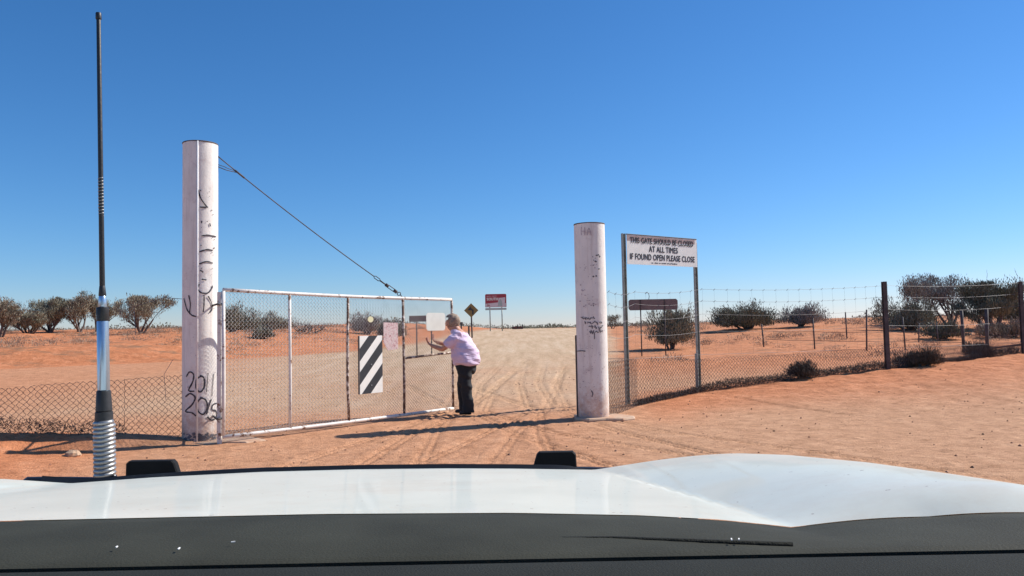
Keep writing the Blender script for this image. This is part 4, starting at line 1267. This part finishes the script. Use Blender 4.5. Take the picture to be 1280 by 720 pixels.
nodes = [(-.02, 0, .94, .15), (0, 0, 1.10, .17), (.04, 0, 1.28, .15), (.10, 0, 1.43, .085), (.15, 0, 1.49, .07), (.20, 0, 1.54, .08), (.225, 0, 1.61, .108), (.215, 0, 1.675, .085)]
edges = [(i, i + 1) for i in range(7)]
def chain(start, pts):
    prev = start
    for p in pts:
        nodes.append(p); edges.append((prev, len(nodes) - 1)); prev = len(nodes) - 1
    return prev
# legs
chain(0, [(-.03, .10, .84, .10), (-.07, .115, .47, .065), (-.12, .12, .10, .045), (-.05, .12, .05, .035), (.03, .125, .04, .03)])
chain(0, [(-.03, -.10, .84, .10), (.05, -.10, .48, .065), (.05, -.12, .10, .045), (.12, -.12, .05, .035), (.19, -.12, .04, .03)])
# nose, ears, jaw
chain(6, [(.325, 0, 1.59, .022), (.345, 0, 1.575, .012)])
chain(6, [(.215, .10, 1.60, .022, .03)]); chain(6, [(.215, -.10, 1.60, .022, .03)])
chain(5, [(.27, 0, 1.525, .05)])
for sgn, el, wr, hz in ((1, (.30, .24, 1.14), (.53, .17, 1.205), 1.22), (-1, (.30, -.25, 1.19), (.54, -.12, 1.255), 1.27)):
    w_i = chain(2, [(.07, .15 * sgn, 1.365, .085), (.10, .215 * sgn, 1.33, .065), (el[0], el[1], el[2], .050), (wr[0], wr[1], wr[2], .033)])
    pm = chain(w_i, [(wr[0] + .045, wr[1] - .01 * sgn, wr[2] + .02, .030, .018), (wr[0] + .075, wr[1] - .01 * sgn, wr[2] + .055, .032, .016)])
    for k, (so, ln) in enumerate(((-.033, .068), (-.011, .078), (.011, .074), (.033, .056))):
        x0, y0, z0 = wr[0] + .078, wr[1] + so, wr[2] + .085
        chain(pm, [(x0, y0, z0, .0095), (x0 + .006, y0 + so * .2, z0 + ln * .5, .0085), (x0 + .018, y0 + so * .25, z0 + ln * .92, .007)])
    chain(pm - 1, [(wr[0] + .06, wr[1] - .045 * sgn, wr[2] + .045, .011), (wr[0] + .075, wr[1] - .062 * sgn, wr[2] + .08, .009)])
skin_obj('body', nodes, edges, M['skin'], per)
# clothes: elliptical lofts merged into one surface
def loft(bm_, rings, n=28):
    """rings: (f, s, z, rf, rs, tilt) in person space, horizontal ellipses; or point+dir tubes"""
    vs = []; fs = []
    for (f, s_, z, rf, rs) in rings:
        for k in range(n):
            t_ = 2 * math.pi * k / n
            vs.append(L3(f + rf * math.cos(t_), s_ + rs * math.sin(t_), z))
    for i in range(len(rings) - 1):
        for k in range(n): fs.append((i * n + k, i * n + (k + 1) % n, (i + 1) * n + (k + 1) % n, (i + 1) * n + k))
    fs.append(tuple(range(n - 1, -1, -1))); fs.append(tuple((len(rings) - 1) * n + k for k in range(n)))
    bm_.add(vs, fs)
def cloth(name, mb, mat, vox, fold):
    o = mb.build(name, mat, None)
    md = o.modifiers.new('merge', 'REMESH'); md.mode = 'VOXEL'; md.voxel_size = vox
    sm_ = o.modifiers.new('soft', 'SMOOTH'); sm_.factor = .6; sm_.iterations = 6
    m2 = bpy.data.meshes.new_from_object(o.evaluated_get(bpy.context.evaluated_depsgraph_get()))
    o.modifiers.clear(); o.data = m2; m2.materials.clear(); m2.materials.append(mat)
    m2.update()
    co = np.array([v.co[:] for v in m2.vertices]); no = np.array([v.normal[:] for v in m2.vertices])
    q = co - np.array(PB[:])
    d = fold * (vnoise(q[:, 0] * 7 + q[:, 2] * 5, q[:, 2] * 11 + q[:, 1] * 4) + .6 * vnoise(q[:, 1] * 9 - q[:, 2] * 8 + 5, q[:, 2] * 17 + q[:, 0] * 6))
    co = co + no * d[:, None]
    m2.vertices.foreach_set('co', co.reshape(-1))
    m2.polygons.foreach_set('use_smooth', [True] * len(m2.polygons)); m2.update()
    o.parent = per; o.matrix_parent_inverse = Matrix.Translation(-per.location)
    return o
mb = MB()
loft(mb, [(-.045, 0, .86, .215, .235), (-.05, 0, .90, .235, .25), (-.04, 0, 1.0, .245, .255), (-.02, 0, 1.10, .235, .25), (.01, 0, 1.20, .21, .235), (.04, 0, 1.29, .18, .225), (.075, 0, 1.37, .145, .20), (.105, 0, 1.425, .11, .14), (.14, 0, 1.475, .085, .09)])
for sgn in (1, -1):
    mb.tube([L3(.05, .12 * sgn, 1.36), L3(.09, .20 * sgn, 1.335), L3(.15, .235 * sgn, 1.28), L3(.225, .243 * sgn, 1.205)], [.10, .098, .088, .082], 18)
cloth('shirt', mb, M['shirt'], .014, .035)
mb = MB()
loft(mb, [(-.035, 0, .70, .12, .19), (-.035, 0, .78, .16, .215), (-.035, 0, .86, .185, .22), (-.03, 0, .95, .18, .21)])
loft(mb, [(-.035, .105, .82, .125, .11), (-.05, .11, .65, .125, .11), (-.07, .112, .48, .108, .095), (-.10, .115, .28, .098, .09), (-.115, .12, .05, .105, .09), (-.115, .12, .035, .105, .09)])
loft(mb, [(-.035, -.105, .82, .125, .11), (.03, -.11, .65, .125, .11), (.07, -.112, .48, .105, .095), (.055, -.115, .28, .10, .09), (.04, -.12, .06, .10, .09), (.04, -.12, .045, .10, .09)])
cloth('trousers', mb, M['trousers'], .014, .03)
for (f0, s0) in ((-.12, .12), (.05, -.12)):
    nodes = [(f0 - .045, s0, .05, .045, .045), (f0 + .03, s0, .05, .048, .045), (f0 + .12, s0 + .005, .042, .045, .036), (f0 + .18, s0 + .005, .036, .035, .03)]
    edges = [(0, 1), (1, 2), (2, 3)]
    skin_obj('shoe', nodes, edges, M['shoe'], per, root=1)
# hair: a displaced cap over skull and nape
import bmesh
bm = bmesh.new(); bmesh.ops.create_icosphere(bm, subdivisions=4, radius=1)
hc = L3(.205, 0, 1.635)
kill = []
for v in bm.verts:
    c = v.co.copy()
    # local axes: x forward, y side, z up
    if c.x > .35 and c.z < .45 or c.z < -.85: kill.append(v)
    nz = float(vnoise(np.array([c.x * 4 + c.z * 3]), np.array([c.y * 4 + c.z * 2]))[0]) * .16
    r3 = Vector((c.x * .138, c.y * .122, c.z * .132)) * (1 + nz)
    if c.z < 0: r3.x = r3.x * .95 - .012 * (-c.z)
    v.co = hc + FW * r3.x + SD * r3.y + Vector((0, 0, r3.z))
bmesh.ops.delete(bm, geom=kill, context='VERTS')
me = bpy.data.meshes.new('hair'); bm.to_mesh(me); bm.free(); me.materials.append(M['hair'])
me.polygons.foreach_set('use_smooth', [True] * len(me.polygons))
o = bpy.data.objects.new('hair', me); COL.objects.link(o); o.parent = per; o.matrix_parent_inverse = Matrix.Translation(-per.location)

# ------------------------------------------------------------------ the car we look out of
XC = -.42
car = empty('four_wheel_drive', (XC, 1.2, 0), 'white four wheel drive seen over its bonnet, with black bull bar', 'car')
def bz(x, y):
    """bonnet height"""
    f = (y - .95) / (2.08 - .95)
    xa = [-1.5, -1.381, -1.177, -.953, -.674, -.417, -.181, -.009, .205]
    ctr_f = float(np.interp(x, xa, [1.10, 1.126, 1.109, 1.121, 1.130, 1.132, 1.130, 1.126, 1.119]))
    ctr_n = float(np.interp(x, [-1.5, -.63, -.24, -.005, .151, .248, .331], [1.262, 1.277, 1.278, 1.275, 1.269, 1.262, 1.252]))
    ml = ctr_n + (ctr_f - ctr_n) * f
    xcr = .335 - .13 * f                                # right crease
    z = ml
    if x > xcr:
        cr = (1.252 + (1.119 - 1.252) * f)
        xp = .60 - .02 * f
        u_ = (x - xcr) / (xp - xcr)
        rid = float(np.interp(y, [.8, .95, 1.1, 1.35, 1.7, 2.0, 2.1], [1.306, 1.298, 1.283, 1.256, 1.211, 1.166, 1.150]))
        if u_ < 1: z = cr + (rid - cr) * (.55 * math.sin(u_ * math.pi / 2) ** 1.3 + .45 * u_ * (2 - u_))
        else:
            e = x - xp
            z = rid - 3.2 * e * e
    if x > .33: z -= 1.25 * max(0, rear_y(x) + .12 - y) ** 2 * min(1, (x - .33) / .15)
    xcl = -1.16 - .16 * (1 - f)
    if x < xcl: z = ml + .03 * (1 - f) * min(1, (xcl - x) / .1)
    if f > .95: z -= 1.2 * (f - .95) ** 2
    return float(z)
def rear_y(x):
    return .95 - .13 * float(sst(.33, .75, x)) + .0 
def front_y(x):
    return 2.09 - .25 * max(0, (x - .3)) ** 1.5
xs = list(np.linspace(-1.36, -1.14, 10)) + list(np.linspace(-1.12, .2, 50)) + list(np.linspace(.215, .70, 50))
def sheet(xa, name):
    mb = MB(); nj = 46; vs = []; fs = []
    for i, x in enumerate(xa):
        for j in range(nj + 1):
            f = j / nj; y0, y1 = rear_y(x), front_y(x); y = y0 + (y1 - y0) * f
            vs.append((x, y, bz(x, y)))
        yl = vs[-1]
        for (dy, dz) in ((.02, -.02), (.035, -.05), (.045, -.12)):
            vs.append((x, yl[1] + dy, yl[2] + dz))
    m_ = nj + 4
    for i in range(len(xa) - 1):
        for j in range(m_ - 1):
            fs.append((i * m_ + j, (i + 1) * m_ + j, (i + 1) * m_ + j + 1, i * m_ + j + 1))
    return mb.add(vs, fs)
sheet(xs, 'bonnet').build('bonnet', M['carpaint'], car, 'auto')
for sg, xe in ((-1, -1.36), (1, .70)):
    mb = MB(); vs = []; fs = []
    n = 24
    for j in range(n + 1):
        y = rear_y(xe) + (front_y(xe) - rear_y(xe)) * j / n
        z0 = bz(xe, y)
        for (dx, dz) in ((0.001, 0), (.03, -.03), (.05, -.10), (.06, -.25), (.06, -.55)):
            zz_ = z0 + dz
            vs.append((xe + sg * dx, y, zz_))
    for j in range(n):
        for k in range(4): fs.append((j * 5 + k, (j + 1) * 5 + k, (j + 1) * 5 + k + 1, j * 5 + k + 1))
    mb.add(vs, fs); mb.build('fender', M['carpaint'], car, True)
    wx = xe - sg * .06
    wh = MB(); n = 32
    wh.lathe([(.19, -.1), (.36, -.115), (.39, -.08), (.39, .08), (.36, .115), (.19, .1)], (0, 0, 0), 40)
    wh.v = [(wx + v[2], 1.55 + v[0], .39 + v[1]) for v in wh.v]
    wo_ = wh.build('wheel', M['rubber'], car, 'auto')
# nose, grille
MB().box((XC, 2.06, .80), (1.7, .12, .44), bev=.03).build('front_panel', M['carpaint'], car)
MB().box((XC, 2.125, .82), (.9, .03, .22), bev=.01).build('grille', M['blackplastic'], car)
for sg in (-1, 1):
    MB().box((XC + sg * .68, 2.125, .86), (.34, .04, .18), bev=.015).build('headlight', M['glass'], car)
# bull bar
bb = MB()
def barz(x): return float(np.interp(x, [-1.5, -1.2, -1.04, -.735, -.455, -.01, .271, .5], [1.097, 1.087, 1.097, 1.107, 1.105, 1.099, 1.088, 1.075])) - .021
def bary(x): return 2.27
pts = [(x, bary(x), barz(x)) for x in np.linspace(-1.42, .42, 30)]
pts = [(-1.46, 2.14, .98), (-1.45, 2.19, 1.03)] + pts + [(.47, 2.19, 1.0), (.48, 2.12, .95)]
bb.tube(pts, .021, 12)
bar = bb.build('bull_bar', M['bar'], car, True)
mb = MB()
mb.tube([(-1.2, 2.27, .78), (.36, 2.27, .78)], .03, 10)
for x in (-.85, 0.02): mb.tube([(x, 2.26, .55), (x, 2.26, 1.07)], .028, 10)
mb.box((XC, 2.26, .55), (1.75, .14, .2), bev=.03)
mb.build('bar_frame', M['bar'], car, 'auto')
# bonnet protector strip under the bar line
mb = MB(); vs = []; fs = []
xsn = np.linspace(-1.3, .30, 44)
for x in xsn:
    y = front_y(x) + .012
    z = bz(x, front_y(x)) - .03 * float(sst(.12, .30, x))
    vs += [(x, y, z - .06), (x, y + .03, z + .006 ), (x, y + .036, z + .004), (x, y + .01, z - .062)]
for i in range(len(xsn) - 1):
    for k in range(4): fs.append((i * 4 + k, (i + 1) * 4 + k, (i + 1) * 4 + (k + 1) % 4, i * 4 + (k + 1) % 4))
mb.add(vs, fs).build('bonnet_protector', M['bar'], car, True)
# driving light backs
def lamp(px0, px1, pt, skew):
    a = at(px0, pt, 2.27); b2 = at(px1, pt, 2.27); x0, x1 = a.x, b2.x; zt_ = (a.z + b2.z) / 2
    W_ = x1 - x0
    P = [(x0, barz(x0)), (x1, barz(x1)), (x1 - skew[1], zt_ - .008), (x1 - skew[1] - .008, zt_), (x0 + skew[0] + .008, zt_), (x0 + skew[0], zt_ - .008)]
    n = len(P); vs = []; 
    for (yy, s_) in ((2.262, .95), (2.266, 1.0), (2.286, 1.0), (2.30, .9)):
        cx_ = (x0 + x1) / 2; cz = (zt_ + barz(cx_)) / 2
        vs += [(cx_ + (p[0] - cx_) * s_, yy, cz + (p[1] - cz) * s_) for p in P]
    fs = [tuple(range(n)), tuple(range(4 * n - 1, 3 * n - 1, -1))]
    for q in range(3):
        fs += [(q * n + i, q * n + n + i, q * n + n + (i + 1) % n, q * n + (i + 1) % n) for i in range(n)]
    mb = MB().add(vs, fs)
    return mb
lamp(158, 226, 575.5, (.001, .016)).build('driving_light', M['lamp'], car)
lamp(664, 721, 564.5, (.016, .003)).build('driving_light', M['lamp'], car)
# cowl, dashboard, wiper
def cow(x): return bz(x, rear_y(x))
mb = MB(); vs = []; fs = []
xsn = np.linspace(-1.36, .70, 80)
for x in xsn:
    y = rear_y(x); z = cow(x)
    vs += [(x, y + .05, z - .03), (x, y + .002, z - .0012), (x, y - .03, z + .003), (x, y - .055, z + .008), (x, .72, 1.292), (x, .71, 1.290), (x, .705, 1.27)]
for i in range(len(xsn) - 1):
    for k in range(6): fs.append((i * 7 + k, i * 7 + k + 1, (i + 1) * 7 + k + 1, (i + 1) * 7 + k))
mb.add(vs, fs).build('cowl', M['blackplastic'], car, 'auto')
mb = MB()
mb.tube([(-.45, .82, 1.280), (-.05, .80, 1.2835), (.10, .785, 1.286), (.26, .735, 1.291)], .003, 6)
mb.build('wiper_arm', M['dash'], car, True)
mb = MB()
for (x, y, l, a) in ((.205, .745, .006, 1.2), (.212, .745, .005, 1.1), (-.39, .76, .004, 1.5), (-.325, .75, .005, 1.5), (-.28, .77, .004, .3)):
    z = 1.2945
    MB().box((x, y, z), (.0012, l, .001), Matrix.Rotation(a - 1.4, 3, 'Z')).build('scratch', M['dust'], car)
mb = MB(); vs = []; fs = []
for x in np.linspace(-1.3, .65, 40):
    vs += [(x, .702, 1.20), (x, .700, 1.284), (x, .684, 1.2945), (x, .62, 1.300), (x, .45, 1.305), (x, .25, 1.30), (x, .15, 1.27), (x, .12, 1.1)]
for i in range(39):
    for k in range(7): fs.append((i * 8 + k, i * 8 + k + 1, (i + 1) * 8 + k + 1, (i + 1) * 8 + k))
mb.add(vs, fs).build('dashboard', M['dash'], car, 'auto')

# cabin shell that shades the dashboard: roof, windscreen pillars, doors below the glass
MB().box((-.33, -.95, 1.93), (1.72, 2.5, .06), bev=.025).build('roof', M['carpaint'], car)
for sg, xe in ((-1, -1.36), (1, .70)):
    MB().tube([(xe + .0, .80, 1.24), (xe - sg * .1, .30, 1.91)], .04, 8).build('windscreen_pillar', M['carpaint'], car, True)
    MB().box((xe + sg * .03, -.6, .80), (.06, 2.6, .84), bev=.025).build('door', M['carpaint'], car)
    MB().tube([(xe, -1.0, 1.22), (xe - sg * .1, -1.0, 1.92)], .04, 8).build('door_pillar', M['carpaint'], car, True)
MB().box((-.33, -2.2, 1.2), (2.0, .08, 1.45), bev=.03).build('rear_panel', M['carpaint'], car)
MB().box((-.33, -.7, .5), (1.9, 2.9, .08)).build('floor_pan', M['blackplastic'], car)

# antenna on the bull bar
ax = at(131, 560, 2.27); AX = ax.x
def az(py): return at(131, py, 2.27).z
tilt = at(123.5, 16, 2.27).x - at(131.5, 597, 2.27).x
zb_, ztop_ = az(598), az(16)
def xa_(z): return AX - .005 + (tilt) * (z - zb_) / (ztop_ - zb_) + .006
ant = empty('antenna', (AX, 2.27, zb_), 'tall black whip antenna with blue silver tube and coil spring on bull bar', 'antenna')
r1 = 12.3 / FPX * 2.27
mb = MB(); pts = []
turns = 13; zs0, zs1 = az(597), az(527)
for k in range(turns * 14 + 1):
    a = 2 * math.pi * k / 14; z = zs0 + (zs1 - zs0) * k / (turns * 14)
    pts.append((xa_(z) + (r1 - .0055) * math.cos(a), 2.27 + (r1 - .0055) * math.sin(a), z))
mb.tube(pts, .0073, 8)
mb.build('spring', M['chrome'], ant, True)
def seg(name, py0, py1, r0, r1_, mat):
    z0, z1 = az(py0), az(py1)
    b_ = .002
    mb = MB().tube([(xa_(z0), 2.27, z0), (xa_(z0), 2.27, z0 + b_), (xa_(z1), 2.27, z1 - b_), (xa_(z1), 2.27, z1)], [r0 * .9, r0, r1_, r1_ * .9], 20)
    return mb.build(name, mat, ant, 'auto')
k_ = 2.27 / FPX
seg('spring_core', 597, 525, 8.5 * k_, 8.5 * k_, M['rubber'])
seg('mount', 603, 595, 14 * k_, 13.5 * k_, M['rubber'])
seg('ferrule', 528, 514, 10.6 * k_, 10.2 * k_, M['rubber'])
seg('ferrule', 514, 488, 9.6 * k_, 8.2 * k_, M['rubber'])
seg('tube', 488, 401, 7.2 * k_, 6.8 * k_, M['bluesteel'])
seg('band', 401, 384, 7.3 * k_, 7.2 * k_, M['rubber'])
seg('tube', 384, 370, 5.0 * k_, 4.2 * k_, M['bluesteel'])
seg('collar', 370, 357, 4.5 * k_, 3.4 * k_, M['rubber'])
seg('whip', 358, 22, 3.2 * k_, 2.6 * k_, M['rubber'])
seg('tip', 24, 16, 3.6 * k_, 3.4 * k_, M['rubber'])
mb = MB(); pts = []
zs0, zs1 = az(270), az(222)
for k in range(12 * 8 + 1):
    a = 2 * math.pi * k / 8; z = zs0 + (zs1 - zs0) * k / 96
    pts.append((xa_(z) + 3.1 * k_ * math.cos(a), 2.27 + 3.1 * k_ * math.sin(a), z))
mb.tube(pts, .0013, 4)
mb.build('wire_winding', M['chrome'], ant, True)
